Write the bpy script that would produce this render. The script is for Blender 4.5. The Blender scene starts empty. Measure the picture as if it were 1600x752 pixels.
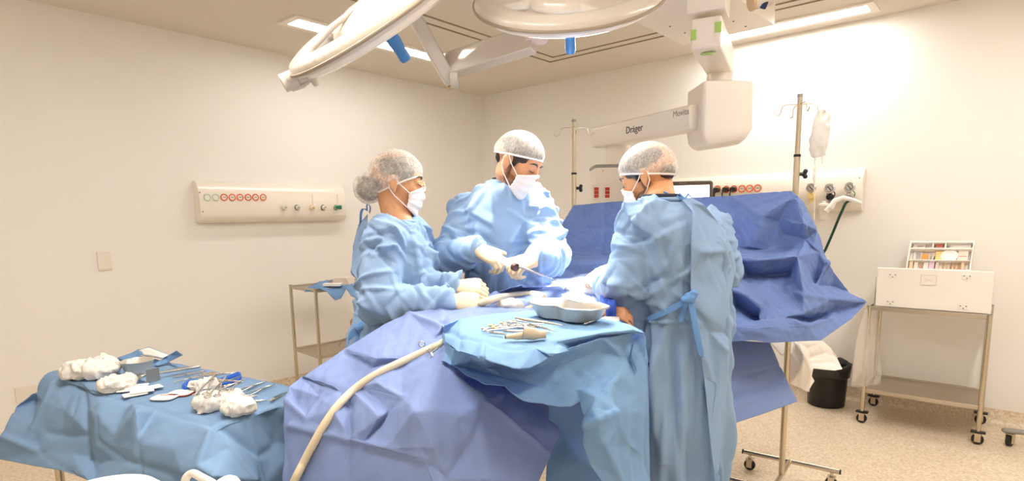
import bpy, bmesh, math, random
import numpy as np
from mathutils import Vector, Matrix, geometry
random.seed(5)
COL = bpy.context.scene.collection
RAD = math.radians
# ------------------------------------------------------------------ camera model (1600 x 752 frame)
FOC, PCX, PCY, EYE = 907.0, 800.0, 465.0, 1.45
_a = np.array([780., 140., -FOC]); _b = np.array([-1075., 108., -FOC])
_X = _a/np.linalg.norm(_a); _Y = _b-_X*(_b@_X); _Y /= np.linalg.norm(_Y); _Z = np.cross(_X, _Y)
RCW = np.array([_X, _Y, _Z])
CAMP = np.array([0, 0, EYE])
def ray(x, y): return RCW@np.array([(x-PCX)/FOC, -(y-PCY)/FOC, -1.])
def A(x, y, t): return CAMP+ray(x, y)*t                       # point at camera depth t
def G(x, y, z): d = ray(x, y); return CAMP+d*((z-EYE)/d[2])   # point at height z
def WX(x, y, X0): d = ray(x, y); return CAMP+d*(X0/d[0])
def WY(x, y, Y0): d = ray(x, y); return CAMP+d*(Y0/d[1])
DF = np.array([.7605, .6494, 0]); UR = np.array([.6494, -.7605, 0]); UP = np.array([0, 0, 1.])
def S(u, d, z=0): return UR*u+DF*d+UP*z                       # stage coordinates: right, forward, up
def unit(v): v = np.asarray(v, float); return v/max(np.linalg.norm(v), 1e-9)
# ------------------------------------------------------------------ numpy noise
def _hash(i, j, k, s):
    h = (i*374761393+j*668265263+k*2147483647*3+s*974711) & 0xffffffff
    h = ((h ^ (h >> 13))*1274126177) & 0xffffffff
    return ((h ^ (h >> 16)) & 0xffff)/32767.5-1.0
def vnoise(P, seed=0):
    P = np.asarray(P, float); I = np.floor(P).astype(np.int64); f = P-I; f = f*f*f*(f*(f*6-15)+10); r = 0
    for a in (0, 1):
        for b in (0, 1):
            for c in (0, 1):
                w = (f[:, 0] if a else 1-f[:, 0])*(f[:, 1] if b else 1-f[:, 1])*(f[:, 2] if c else 1-f[:, 2])
                r = r+w*_hash(I[:, 0]+a, I[:, 1]+b, I[:, 2]+c, seed)
    return r
def ridge(P, seed=0): return 1-2*np.abs(vnoise(P, seed))
def crumple(P, scale=6, seed=0, n=4):
    """piecewise flat facets, like creased paper: sums of triangle waves in warped directions"""
    rs = np.random.RandomState(seed); r = np.zeros(len(P))
    W = P+.35/scale*np.stack([vnoise(P*scale*.6, seed+7+i) for i in range(3)], 1)
    for i in range(n):
        d = unit(rs.normal(size=3)); ph = rs.rand()
        t = (W@d)*scale*(.6+.8*rs.rand())+ph
        r += (2*np.abs(2*(t-np.floor(t+.5)))-1)*np.clip(.5+.9*vnoise(P*scale*.35, seed+31+i), 0, 1)
    return r/n
# ------------------------------------------------------------------ materials
def lin(c): return tuple(((v/255)/12.92 if v/255 <= .04045 else ((v/255+.055)/1.055)**2.4) for v in c)
MATS = {}
def mat(name, rgb, rough=.5, metal=0., bump=0., bscale=60., spec=.5, vary=0., vscale=8., trans=0., emit=None, estr=0., coat=0., alpha=1., sheen=0., ior=1.45, crease=0., cscale=7., translucent=0., tcol=None):
    if name in MATS: return MATS[name]
    m = bpy.data.materials.new(name); m.use_nodes = True; nt = m.node_tree; N = nt.nodes; L = nt.links
    b = N['Principled BSDF']; c = lin(rgb)
    b.inputs['Base Color'].default_value = (*c, 1); b.inputs['Roughness'].default_value = rough
    b.inputs['Metallic'].default_value = metal; b.inputs['Specular IOR Level'].default_value = spec
    b.inputs['Transmission Weight'].default_value = trans; b.inputs['Coat Weight'].default_value = coat; b.inputs['IOR'].default_value = ior
    b.inputs['Alpha'].default_value = alpha; b.inputs['Sheen Weight'].default_value = sheen
    if emit: b.inputs['Emission Color'].default_value = (*lin(emit), 1); b.inputs['Emission Strength'].default_value = estr
    tc = N.new('ShaderNodeTexCoord')
    if vary:
        n = N.new('ShaderNodeTexNoise'); n.inputs['Scale'].default_value = vscale; n.inputs['Detail'].default_value = 4
        L.new(tc.outputs['Object'], n.inputs['Vector'])
        mx = N.new('ShaderNodeMix'); mx.data_type = 'RGBA'
        mx.inputs['A'].default_value = (*[v*(1-vary) for v in c], 1); mx.inputs['B'].default_value = (*[min(1, v*(1+vary)) for v in c], 1)
        L.new(n.outputs['Fac'], mx.inputs['Factor']); L.new(mx.outputs['Result'], b.inputs['Base Color'])
    last = None
    if crease:
        v = N.new('ShaderNodeTexVoronoi'); v.feature = 'F1'; v.inputs['Scale'].default_value = cscale
        nz = N.new('ShaderNodeTexNoise'); nz.inputs['Scale'].default_value = cscale*.5; nz.inputs['Detail'].default_value = 3
        L.new(tc.outputs['Object'], nz.inputs['Vector'])
        ad = N.new('ShaderNodeMixRGB'); ad.inputs['Fac'].default_value = .12
        L.new(tc.outputs['Object'], ad.inputs['Color1']); L.new(nz.outputs['Color'], ad.inputs['Color2']); L.new(ad.outputs['Color'], v.inputs['Vector'])
        bp = N.new('ShaderNodeBump'); bp.inputs['Strength'].default_value = crease; bp.inputs['Distance'].default_value = .02
        L.new(v.outputs['Distance'], bp.inputs['Height']); last = bp
    if bump:
        n2 = N.new('ShaderNodeTexNoise'); n2.inputs['Scale'].default_value = bscale; n2.inputs['Detail'].default_value = 5
        L.new(tc.outputs['Object'], n2.inputs['Vector'])
        bp2 = N.new('ShaderNodeBump'); bp2.inputs['Strength'].default_value = bump; bp2.inputs['Distance'].default_value = .004
        L.new(n2.outputs['Fac'], bp2.inputs['Height'])
        if last: L.new(last.outputs['Normal'], bp2.inputs['Normal'])
        last = bp2
    if last: L.new(last.outputs['Normal'], b.inputs['Normal'])
    if translucent:
        tr = N.new('ShaderNodeBsdfTranslucent'); tr.inputs['Color'].default_value = (*(lin(tcol) if tcol else c), 1)
        ms = N.new('ShaderNodeMixShader'); ms.inputs[0].default_value = translucent
        L.new(b.outputs[0], ms.inputs[1]); L.new(tr.outputs[0], ms.inputs[2]); L.new(ms.outputs[0], N['Material Output'].inputs['Surface'])
        if last: L.new(last.outputs['Normal'], tr.inputs['Normal'])
    MATS[name] = m; return m
# ------------------------------------------------------------------ mesh builder
def frame_from(d, hint=(0, 0, 1)):
    d = unit(d); h = np.asarray(hint, float)
    if abs(d@unit(h)) > .98: h = np.array([1., 0, 0]) if abs(d[0]) < .9 else np.array([0, 1., 0])
    x = unit(np.cross(h, d)); return x, np.cross(d, x), d
class MB:
    def __init__(s): s.v = []; s.f = []
    def add(s, V, Fs):
        o = len(s.v); s.v += [tuple(map(float, p)) for p in V]; s.f += [tuple(i+o for i in f) for f in Fs]; return s
    def box(s, c, size, ax=None, taper=1.0):
        ax = np.eye(3) if ax is None else np.asarray(ax); c = np.asarray(c, float); V = []
        for z in (-1, 1):
            k = taper if z > 0 else 1.
            for x, y in ((-1, -1), (1, -1), (1, 1), (-1, 1)):
                V.append(c+ax[0]*x*size[0]/2*k+ax[1]*y*size[1]/2*k+ax[2]*z*size[2]/2)
        return s.add(V, [(3, 2, 1, 0), (4, 5, 6, 7), (0, 1, 5, 4), (1, 2, 6, 5), (2, 3, 7, 6), (3, 0, 4, 7)])
    def tube(s, pts, r, n=12, cap=True, flat=1.0, hint=(0, 0, 1), closed=False, roundcap=False):
        P = [np.asarray(p, float) for p in pts]; m = len(P)
        R = [r]*m if np.isscalar(r) else list(r)
        if roundcap and not closed:
            d0 = unit(P[0]-P[1]); d1 = unit(P[-1]-P[-2]); a0, a1 = P[0], P[-1]; r0, r1 = R[0], R[-1]
            P = [a0+d0*r0*.95, a0+d0*r0*.7]+P+[a1+d1*r1*.7, a1+d1*r1*.95]; R = [r0*.25, r0*.7]+R+[r1*.7, r1*.25]; m = len(P)
        T = [unit((P[(i+1) % m]-P[i-1]) if closed else (P[min(i+1, m-1)]-P[max(i-1, 0)])) for i in range(m)]
        x, y, _ = frame_from(T[0], hint); V = []
        for i in range(m):
            x = unit(x-T[i]*(x@T[i])); y = np.cross(T[i], x)
            for k in range(n):
                a = 2*math.pi*k/n; V.append(P[i]+x*math.cos(a)*R[i]+y*math.sin(a)*R[i]*flat)
        Fs = [(i*n+k, i*n+(k+1) % n, ((i+1) % m)*n+(k+1) % n, ((i+1) % m)*n+k) for i in range(m if closed else m-1) for k in range(n)]
        if cap and not closed: Fs += [tuple(range(n-1, -1, -1)), tuple((m-1)*n+k for k in range(n))]
        return s.add(V, Fs)
    def loft(s, rings, n=24, power=2.0):
        """rings: (centre, half-width vector, half-depth vector)"""
        V = []
        for c, a, b in rings:
            for k in range(n):
                t = 2*math.pi*k/n; ct, st = math.cos(t), math.sin(t); e = 2/power
                V.append(np.asarray(c)+np.asarray(a)*math.copysign(abs(ct)**e, ct)+np.asarray(b)*math.copysign(abs(st)**e, st))
        m = len(rings)
        return s.add(V, [(i*n+k, i*n+(k+1) % n, (i+1)*n+(k+1) % n, (i+1)*n+k) for i in range(m-1) for k in range(n)]+[tuple(range(n-1, -1, -1)), tuple((m-1)*n+k for k in range(n))])
    def lathe(s, c, prof, n=24, ax=None, close=True):
        ax = np.eye(3) if ax is None else np.asarray(ax); c = np.asarray(c, float); V = []
        for r, z in prof:
            for k in range(n):
                a = 2*math.pi*k/n; V.append(c+ax[0]*r*math.cos(a)+ax[1]*r*math.sin(a)+ax[2]*z)
        m = len(prof)
        Fs = [(i*n+k, i*n+(k+1) % n, (i+1)*n+(k+1) % n, (i+1)*n+k) for i in range(m-1) for k in range(n)]
        if close: Fs += [tuple(range(n-1, -1, -1)), tuple((m-1)*n+k for k in range(n))]
        return s.add(V, Fs)
    def ell(s, c, r, ax=None, n=20, m=12):
        prof = [(max(math.sin(math.pi*i/m), .02), -math.cos(math.pi*i/m)) for i in range(m+1)]
        ax = np.eye(3) if ax is None else np.asarray(ax)
        return s.lathe(c, prof, n, [ax[0]*r[0], ax[1]*r[1], ax[2]*r[2]])
    def prism(s, poly, O, ex, ey, ez, h):
        n = len(poly); O = np.asarray(O, float); ex, ey, ez = map(np.asarray, (ex, ey, ez))
        V = [O+ex*x+ey*y for x, y in poly]+[O+ex*x+ey*y+ez*h for x, y in poly]
        return s.add(V, [tuple(range(n-1, -1, -1)), tuple(range(n, 2*n))]+[(i, (i+1) % n, n+(i+1) % n, n+i) for i in range(n)])
    def torus(s, c, R, r, ax=None, n=28, m=10, ry=None):
        ax = np.eye(3) if ax is None else np.asarray(ax); ry = R if ry is None else ry
        return s.tube([np.asarray(c)+ax[0]*R*math.cos(2*math.pi*i/n)+ax[1]*ry*math.sin(2*math.pi*i/n) for i in range(n)], r, m, closed=True, hint=ax[2])
    def mesh(s, name):
        me = bpy.data.meshes.new(name); me.from_pydata(s.v, [], s.f); me.update(); return me
def fixnorm(me):
    bm = bmesh.new(); bm.from_mesh(me); bmesh.ops.recalc_face_normals(bm, faces=bm.faces); bm.to_mesh(me); bm.free()
def obj(name, mb, m, parent=None, bevel=0., smooth=40, seg=2, solid=0.):
    me = mb.mesh(name) if isinstance(mb, MB) else mb; me.name = name
    fixnorm(me)
    o = bpy.data.objects.new(name, me); COL.objects.link(o)
    me.materials.append(m)
    if smooth:
        me.shade_smooth()
        if smooth < 180: me.set_sharp_from_angle(angle=RAD(smooth))
    if solid:
        k = o.modifiers.new('thick', 'SOLIDIFY'); k.thickness = solid; k.offset = 0
    if bevel:
        k = o.modifiers.new('bevel', 'BEVEL'); k.width = bevel; k.segments = seg; k.limit_method = 'ANGLE'; k.angle_limit = RAD(40); k.harden_normals = True
    if parent is not None:
        o.parent = parent; o.matrix_parent_inverse = parent.matrix_world.inverted() if parent.type != 'EMPTY' else Matrix.Translation(-parent.location)
    return o
def tag(o, label, cat, group=None):
    o['label'] = label; o['category'] = cat
    if group: o['group'] = group
    return o
def thing(name, label, cat, loc=(0, 0, 0), group=None):
    o = bpy.data.objects.new(name, None); COL.objects.link(o); o.location = tuple(map(float, loc)); o.empty_display_size = .1
    return tag(o, label, cat, group)
def struct(name, mb, m, parent=None, **k):
    o = obj(name, mb, m, parent, **k)
    if parent is None: o['kind'] = 'structure'
    return o
def text(name, s, O, ex, ey, size, m, parent, depth=.0006, sx=1.):
    cu = bpy.data.curves.new(name, 'FONT'); cu.body = s; cu.size = size; cu.extrude = depth/size*size; cu.align_x = 'CENTER'; cu.align_y = 'CENTER'
    o = bpy.data.objects.new(name, cu); COL.objects.link(o)
    ex, ey = unit(ex), unit(ey); ez = np.cross(ex, ey)
    M = Matrix(((ex[0]*sx, ey[0], ez[0], O[0]), (ex[1]*sx, ey[1], ez[1], O[1]), (ex[2]*sx, ey[2], ez[2], O[2]), (0, 0, 0, 1)))
    dg = bpy.context.evaluated_depsgraph_get(); me = bpy.data.meshes.new_from_object(o.evaluated_get(dg)); bpy.data.objects.remove(o)
    me.transform(M)
    return obj(name, me, m, parent, smooth=0)
def arr(me):
    V = np.empty(len(me.vertices)*3); me.vertices.foreach_get('co', V); return V.reshape(-1, 3)
def normals(me):
    V = np.empty(len(me.vertices)*3); me.vertices.foreach_get('normal', V); return V.reshape(-1, 3)
def setv(me, V): me.vertices.foreach_set('co', np.ascontiguousarray(V).ravel()); me.update()
def lap(V, E, it, lam=.5, w=None):
    deg = np.bincount(E.ravel(), minlength=len(V)).astype(float); deg[deg == 0] = 1
    for _ in range(it):
        Sx = np.zeros_like(V); 
        for c in range(3):
            Sx[:, c] = np.bincount(E[:, 0], V[E[:, 1], c], len(V))+np.bincount(E[:, 1], V[E[:, 0], c], len(V))
        dv = (Sx/deg[:, None]-V)*lam
        V = V+(dv if w is None else dv*w[:, None])
    return V
def edges(me):
    E = np.empty(len(me.edges)*2, np.int32); me.edges.foreach_get('vertices', E); return E.reshape(-1, 2)
def organic(mb, voxel=.006, it=6, disp=None):
    """fuse overlapping closed shapes into one continuous skin"""
    me = mb.mesh('tmp'); fixnorm_loose(me)
    o = bpy.data.objects.new('tmp', me); COL.objects.link(o)
    k = o.modifiers.new('r', 'REMESH'); k.mode = 'VOXEL'; k.voxel_size = voxel; k.adaptivity = 0
    dg = bpy.context.evaluated_depsgraph_get(); out = bpy.data.meshes.new_from_object(o.evaluated_get(dg))
    bpy.data.objects.remove(o)
    V = lap(arr(out), edges(out), it); setv(out, V)
    if disp is not None: setv(out, V+disp(V, normals(out)))
    return out
def fixnorm_loose(me): fixnorm(me)
def AG(x, y, t): return A(x, y, t) if t > 0 else G(x, y, -t)   # negative third value: a height instead of a depth
def sheet(boundary, inner=(), lines=(), levels=4, it=1, conv=None, crump=0., cs=6, seed=1, crease=.006, cw=.013):
    """a hung cloth: outline, fold lines and inner fold points, triangulated, subdivided into soft-edged facets; points are (x, y, depth)"""
    conv = conv or AG
    pts = list(boundary); n = len(pts); ed = [(i, (i+1) % n) for i in range(n)]
    for l in lines:
        ix = []
        for p in l:
            k = next((i for i, q in enumerate(pts) if abs(q[0]-p[0])+abs(q[1]-p[1]) < .01), None)
            if k is None: pts.append(p); k = len(pts)-1
            ix.append(k)
        ed += list(zip(ix[:-1], ix[1:]))
    pts += list(inner)
    co = [Vector((p[0], p[1])) for p in pts]
    r = geometry.delaunay_2d_cdt(co, ed, [], 1, 1e-4)
    vo, fo, orig = r[0], r[2], r[3]
    W = []
    for i, v in enumerate(vo):
        if orig[i]: p = pts[orig[i][0]]
        else:
            q = min(pts, key=lambda a: (a[0]-v.x)**2+(a[1]-v.y)**2); p = (v.x, v.y, q[2])
        W.append(conv(*p[:3]))
    V = np.array(W); F = np.array([f for f in fo if len(f) == 3])
    for lv in range(levels):
        E3 = np.sort(np.concatenate([F[:, [0, 1]], F[:, [1, 2]], F[:, [2, 0]]]), 1)
        U, inv, cnt = np.unique(E3, axis=0, return_inverse=True, return_counts=True); inv = inv.ravel(); nv = len(V); nf = len(F)
        M = (V[U[:, 0]]+V[U[:, 1]])/2; V = np.concatenate([V, M])
        a, b, c = inv[:nf]+nv, inv[nf:2*nf]+nv, inv[2*nf:]+nv
        F = np.concatenate([np.stack([F[:, 0], a, c], 1), np.stack([a, F[:, 1], b], 1), np.stack([c, b, F[:, 2]], 1), np.stack([a, b, c], 1)])
        E3 = np.sort(np.concatenate([F[:, [0, 1]], F[:, [1, 2]], F[:, [2, 0]]]), 1)
        E, cnt = np.unique(E3, axis=0, return_counts=True)
        w = np.ones(len(V)); w[E[cnt == 1].ravel()] = .0
        if lv >= levels-2: V = lap(V, E, it, .5, w)
    me = bpy.data.meshes.new('sheet'); me.from_pydata(V.tolist(), [], F.tolist()); me.update()
    N = normals(me); D = np.zeros(len(V)); rs = np.random.RandomState(seed+50)
    for l in lines:
        Q = [conv(*p[:3]) for p in l]; best = np.full(len(V), 9.)
        for a, b_ in zip(Q[:-1], Q[1:]):
            ab = b_-a; t = np.clip(((V-a)@ab)/max(ab@ab, 1e-9), 0, 1); best = np.minimum(best, np.linalg.norm(V-a-t[:, None]*ab, axis=1))
        D += rs.choice([-1, 1])*crease*np.exp(-(best/cw)**2)
    if crump: D += crumple(V, cs, seed)*crump+crumple(V, cs*2.7, seed+5)*crump*.4
    setv(me, V+N*D[:, None])
    return me
def join(meshes):
    V, F = [], []
    for me in meshes:
        o = len(V); V += [tuple(v.co) for v in me.vertices]; F += [tuple(i+o for i in p.vertices) for p in me.polygons]
    me = bpy.data.meshes.new('j'); me.from_pydata(V, [], F); me.update(); return me
from mathutils.bvhtree import BVHTree
def bvh_of(o):
    me = o.data; return BVHTree.FromPolygons([tuple(v.co) for v in me.vertices], [tuple(p.vertices) for p in me.polygons])
def surf(bv, x, y, off=.0, fall=2.0):
    """the point of a surface met through (x, y), lifted off towards the lens"""
    d = ray(x, y); n = np.linalg.norm(d); h = bv.ray_cast(Vector(CAMP), Vector(d/n))
    if h[0] is None: return A(x, y, fall)
    return np.array(h[0])-d/n*off
def copytree(o, label, off, group=None):
    r = o.copy(); COL.objects.link(r); r.location = o.location+Vector(off); r['label'] = label
    if group: r['group'] = group
    for ch in list(o.children):
        c = ch.copy(); COL.objects.link(c); c.parent = r
        for g in ch.children:
            d = g.copy(); COL.objects.link(d); d.parent = c
    return r
# ------------------------------------------------------------------ materials used by many
M_wall = mat('painted_wall', (241, 238, 232), .55, bump=.03, bscale=150)
M_ceil = mat('painted_ceiling', (222, 214, 202), .7, bump=.03, bscale=150)
M_white = mat('white_enamel', (238, 230, 218), .28, coat=.2)
M_whitep = mat('white_plastic', (240, 236, 228), .4)
M_grey = mat('grey_plastic', (150, 146, 140), .45)
M_dark = mat('black_plastic', (22, 21, 22), .4)
M_steel = mat('brushed_steel', (200, 190, 172), .22, metal=1., bump=.02, bscale=200)
M_shelf = mat('dull_steel', (196, 186, 170), .38, metal=1., bump=.02, bscale=200)
M_tool = mat('instrument_steel', (205, 200, 192), .25, metal=1.)
M_gold = mat('gilt_steel', (214, 178, 110), .25, metal=1.)
M_rubber = mat('dark_rubber', (38, 34, 30), .6)
GLOW = lambda s: mat('lit_diffuser_%d' % s, (255, 255, 255), .5, emit=(255, 249, 243), estr=float(s))
def floor_mat():
    m = mat('terrazzo_floor', (212, 190, 156), .34, spec=.4)
    nt = m.node_tree; N = nt.nodes; L = nt.links; b = N['Principled BSDF']
    tc = N.new('ShaderNodeTexCoord'); v = N.new('ShaderNodeTexVoronoi'); v.inputs['Scale'].default_value = 90
    v2 = N.new('ShaderNodeTexNoise'); v2.inputs['Scale'].default_value = 70; v2.inputs['Detail'].default_value = 6
    L.new(tc.outputs['Object'], v.inputs['Vector']); L.new(tc.outputs['Object'], v2.inputs['Vector'])
    r = N.new('ShaderNodeValToRGB'); e = r.color_ramp.elements
    e[0].position = .28; e[0].color = (*lin((206, 186, 156)), 1); e[1].position = .72; e[1].color = (*lin((238, 223, 200)), 1)
    mx = N.new('ShaderNodeMath'); mx.operation = 'MULTIPLY_ADD'; mx.inputs[1].default_value = .35
    sp = N.new('ShaderNodeSeparateColor'); L.new(v.outputs['Color'], sp.inputs[0]); L.new(sp.outputs[0], mx.inputs[0]); 
    m2 = N.new('ShaderNodeMath'); m2.operation = 'MULTIPLY'; m2.inputs[1].default_value = .68; L.new(v2.outputs['Fac'], m2.inputs[0]); L.new(m2.outputs[0], mx.inputs[2])
    L.new(mx.outputs[0], r.inputs['Fac']); L.new(r.outputs['Color'], b.inputs['Base Color'])
    return m
M_floor = floor_mat()
# ------------------------------------------------------------------ the room
XW, YW, ZC, X0, Y0 = 5.01, 4.68, 2.81, -1.4, -2.6
T = .12
struct('floor', MB().box(((X0+XW)/2, (Y0+YW)/2, -.05), (XW-X0+.4, YW-Y0+.4, .1)), M_floor)
struct('ceiling', MB().box(((X0+XW)/2, (Y0+YW)/2, ZC+.05), (XW-X0+.4, YW-Y0+.4, .1)), M_ceil)
struct('wall_left', MB().box(((X0+XW)/2, YW+T/2, ZC/2), (XW-X0+.24, T, ZC)), M_wall)
struct('wall_right', MB().box((XW+T/2, (Y0+YW)/2, ZC/2), (T, YW-Y0, ZC)), M_wall)
struct('wall_near', MB().box((X0-T/2, (Y0+YW)/2, ZC/2), (T, YW-Y0, ZC)), M_wall)
struct('wall_back', MB().box(((X0+XW)/2, Y0-T/2, ZC/2), (XW-X0+.24, T, ZC)), M_wall)
# coved skirting that carries the floor finish up the wall
def cove(name, p0, p1, nrm):
    prof = [(0, 0), (.035, 0), (.018, .008), (.009, .025), (.006, .1), (0, .1)]
    d = np.array(p1, float)-np.array(p0, float); L_ = np.linalg.norm(d)
    struct(name, MB().prism(prof, p0, np.array(nrm, float), UP, unit(d), L_), M_floor)
cove('baseboard_left', (X0, YW, 0), (XW, YW, 0), (0, -1, 0))
cove('baseboard_right', (XW, Y0, 0), (XW, YW, 0), (-1, 0, 0))
# ceiling air panel with a double groove round it
gm = mat('groove_shade', (150, 134, 108), .7)
pm = mat('air_panel_paint', (232, 220, 198), .6)
AX0, AX1, AY0, AY1 = 1.5, 4.36, .35, 3.23
def ringbox(x0, x1, y0, y1, w, z, h):
    b = MB()
    for c, s in (((x0+x1)/2, y0), ((x0+x1)/2, y1)): b.box((c, s, z), (x1-x0+w, w, h))
    for c, s in ((x0, (y0+y1)/2), (x1, (y0+y1)/2)): b.box((c, s, z), (w, y1-y0-w, h))
    return b
struct('trim_1', ringbox(AX0, AX1, AY0, AY1, .014, ZC-.003, .006), gm, smooth=0)
struct('trim_2', ringbox(AX0+.11, AX1-.11, AY0+.11, AY1-.11, .014, ZC-.003, .006), gm, smooth=0)
# flush strip lights round the air panel, and unseen strips serving as fill
def strip(label, x0, x1, y0, y1, power):
    c = ((x0+x1)/2, (y0+y1)/2)
    t = thing('ceiling_light', label, 'ceiling light', (c[0], c[1], ZC), 'strip lights in the ceiling')
    obj('frame', ringbox(x0-.03, x1+.03, y0-.03, y1+.03, .05, ZC-.006, .012), M_white, t, smooth=0)
    obj('diffuser', MB().box((c[0], c[1], ZC-.005), (x1-x0, y1-y0, .01)), GLOW(power), t, smooth=0)
strip('long glowing strip light in the ceiling by the right wall, beside the equipment pendant', 4.66, 4.80, .84, 1.88, 40)
strip('glowing strip light in the ceiling behind the left surgical lamp and its blue handle', 2.25, 3.72, 3.78, 3.92, 20)
strip('assumed strip light in the ceiling over the foreground, out of view, strengthened as fill', .75, .89, .8, 2.8, 52)  # this and the next: assumed ring partners, long and strong to fill the room
strip('assumed strip light in the ceiling over the near side, out of view, strengthened as fill', 1.9, 4.0, -.35, -.21, 46)
strip('fill strip light added in the ceiling behind the camera, out of view', -.9, .9, -1.6, -1.46, 26)  # unseen strip added only to brighten walls and fronts
# ------------------------------------------------------------------ wall supply panels
M_or = mat('orange_ring', (226, 110, 60), .4); M_pg = mat('pale_green_ring', (190, 214, 196), .4)
M_blk = mat('black_ring', (40, 44, 50), .4); M_bl = mat('steel_blue_ring', (60, 80, 110), .4); M_yel = mat('yellow_plastic', (232, 205, 130), .4)
M_grn = mat('green_plastic', (20, 120, 80), .4); M_face = mat('socket_face', (236, 228, 216), .4); M_slot = mat('socket_slot', (120, 112, 104), .5)
EX, EY, EZ = np.eye(3)
def panel(t, O, ex, ey, L_):
    """ex along the wall, ey out of it, z up; O at bottom start corner on the wall"""
    prof = [(0, 0), (.05, .0), (.085, .025), (.098, .06), (.098, .215), (.06, .3), (.045, .312), (0, .315)]
    return obj('housing', MB().prism(prof, O, ey, UP, ex, L_), M_white, t, bevel=.008)
def socket(t, p, out, r, m, slots=True, face=None):
    x, y, z = frame_from(out, UP); ax = [x, y, z]; p = np.asarray(p)
    s = obj('socket', MB().torus(p+z*.003, r*.86, r*.17, ax, 24, 8), m, t)
    obj('socket_face', MB().lathe(p, [(r*.8, 0), (r*.8, .004), (.001, .004)], 20, ax), face or M_face, s)
    if slots: obj('slot', MB().box(p+z*.0045-x*r*.3, (r*.2, r*.2, .003), ax).box(p+z*.0045+x*r*.3, (r*.2, r*.2, .003), ax).box(p+z*.0045, (r*.2, r*.2, .003), ax), M_slot, s)
    return s
def valve(t, p, out, r, m, knob):
    x, y, z = frame_from(out, UP); ax = [x, y, z]; p = np.asarray(p)
    s = obj('gas_outlet', MB().lathe(p, [(r, 0), (r, .012), (r*.8, .02), (r*.8, .03), (r*.4, .032), (.001, .032)], 22, ax), M_face, t)
    obj('colour_ring', MB().torus(p+z*.012, r*.95, r*.2, ax, 22, 8), m, s)
    obj('coupling', MB().lathe(p+z*.03, [(r*.42, 0), (r*.42, .018), (r*.25, .022), (.001, .022)], 14, ax), knob, s)
    return s
t = thing('wall_supply_panel', 'white enamelled gas and power panel alone on the left wall', 'supply panel', (1.82, YW, 1.44))
panel(t, (1.82, YW, 1.44), EX, -EY, 1.262)
YF = YW-.098
for px, m in ((323.8, M_pg), (336.9, M_pg), (350, M_or), (362.6, M_or), (375, M_or), (387.5, M_or), (399, M_or), (411, M_or)):
    socket(t, WY(px, 308.5, YF), (0, -1, 0), .027, m, m is M_or)
for px, m, k in ((442.8, M_pg, M_tool), (463.2, M_bl, M_tool), (486.5, M_yel, M_yel), (504, M_blk, M_tool), (524, M_grn, M_blk)):
    valve(t, WY(px, 324.5, YF), (0, -1, 0), .021, m, k)
obj('green_plug', MB().tube([WY(524, 324, YF-.03), WY(531, 324, YF-.06), WY(534, 324, YF-.07)], [.01, .018, .016], 12), M_grn, t)
for px in (489, 528): obj('hose_rail', MB().box(WY(px, 313, YF-.004), (.012, .008, .1)), M_white, t, bevel=.002)
for px, py in ((312, 301), (317, 331)): obj('screw', MB().lathe(WY(px, py, YF), [(.005, 0), (.004, .003), (.001, .003)], 10, [EX, EZ, -EY]), M_slot, t)
t = thing('wall_plate', 'blank white wall plate on the left wall above the instrument table', 'wall plate', WY(163, 409, YW))
c = WY(163, 408, YW); obj('plate', MB().box(c+np.array((0, -.006, 0)), (.082, .012, .128)), M_face, t, bevel=.004); obj('lower_strip', MB().box(c+np.array((0, -.013, -.048)), (.07, .004, .014)), M_face, t, bevel=.002)
t = thing('wall_plate', 'small blank wall plate low on the left wall, half behind the draped table', 'wall plate', WY(40, 620, YW))
obj('plate', MB().box(WY(41, 615, YW)+np.array((0, -.005, 0)), (.11, .012, .1)), M_face, t, bevel=.004)

t = thing('wall_supply_panel', 'long white gas and power panel on the right wall with gauges and hoses', 'supply panel', (XW, .83, 1.445))
panel(t, (XW, 2.35, 1.445), -EY, -EX, 1.52)
XF = XW-.098
for px, py in ((1121, 295.5), (1135, 296), (1147, 295.5), (1159.5, 295), (1171.5, 294.5), (1184, 294)):
    socket(t, WX(px, py, XF), (-1, 0, 0), .03, M_or)
obj('screw', MB().lathe(WX(1343, 278, XF), [(.005, 0), (.004, .003), (.001, .003)], 10, [EY, EZ, -EX]), M_slot, t)
for px, m, k in ((1268, M_yel, M_yel), (1299, M_blk, M_blk), (1330, M_grn, M_tool)): valve(t, WX(px, 304, XF), (-1, 0, 0), .026, m, k)
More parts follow.
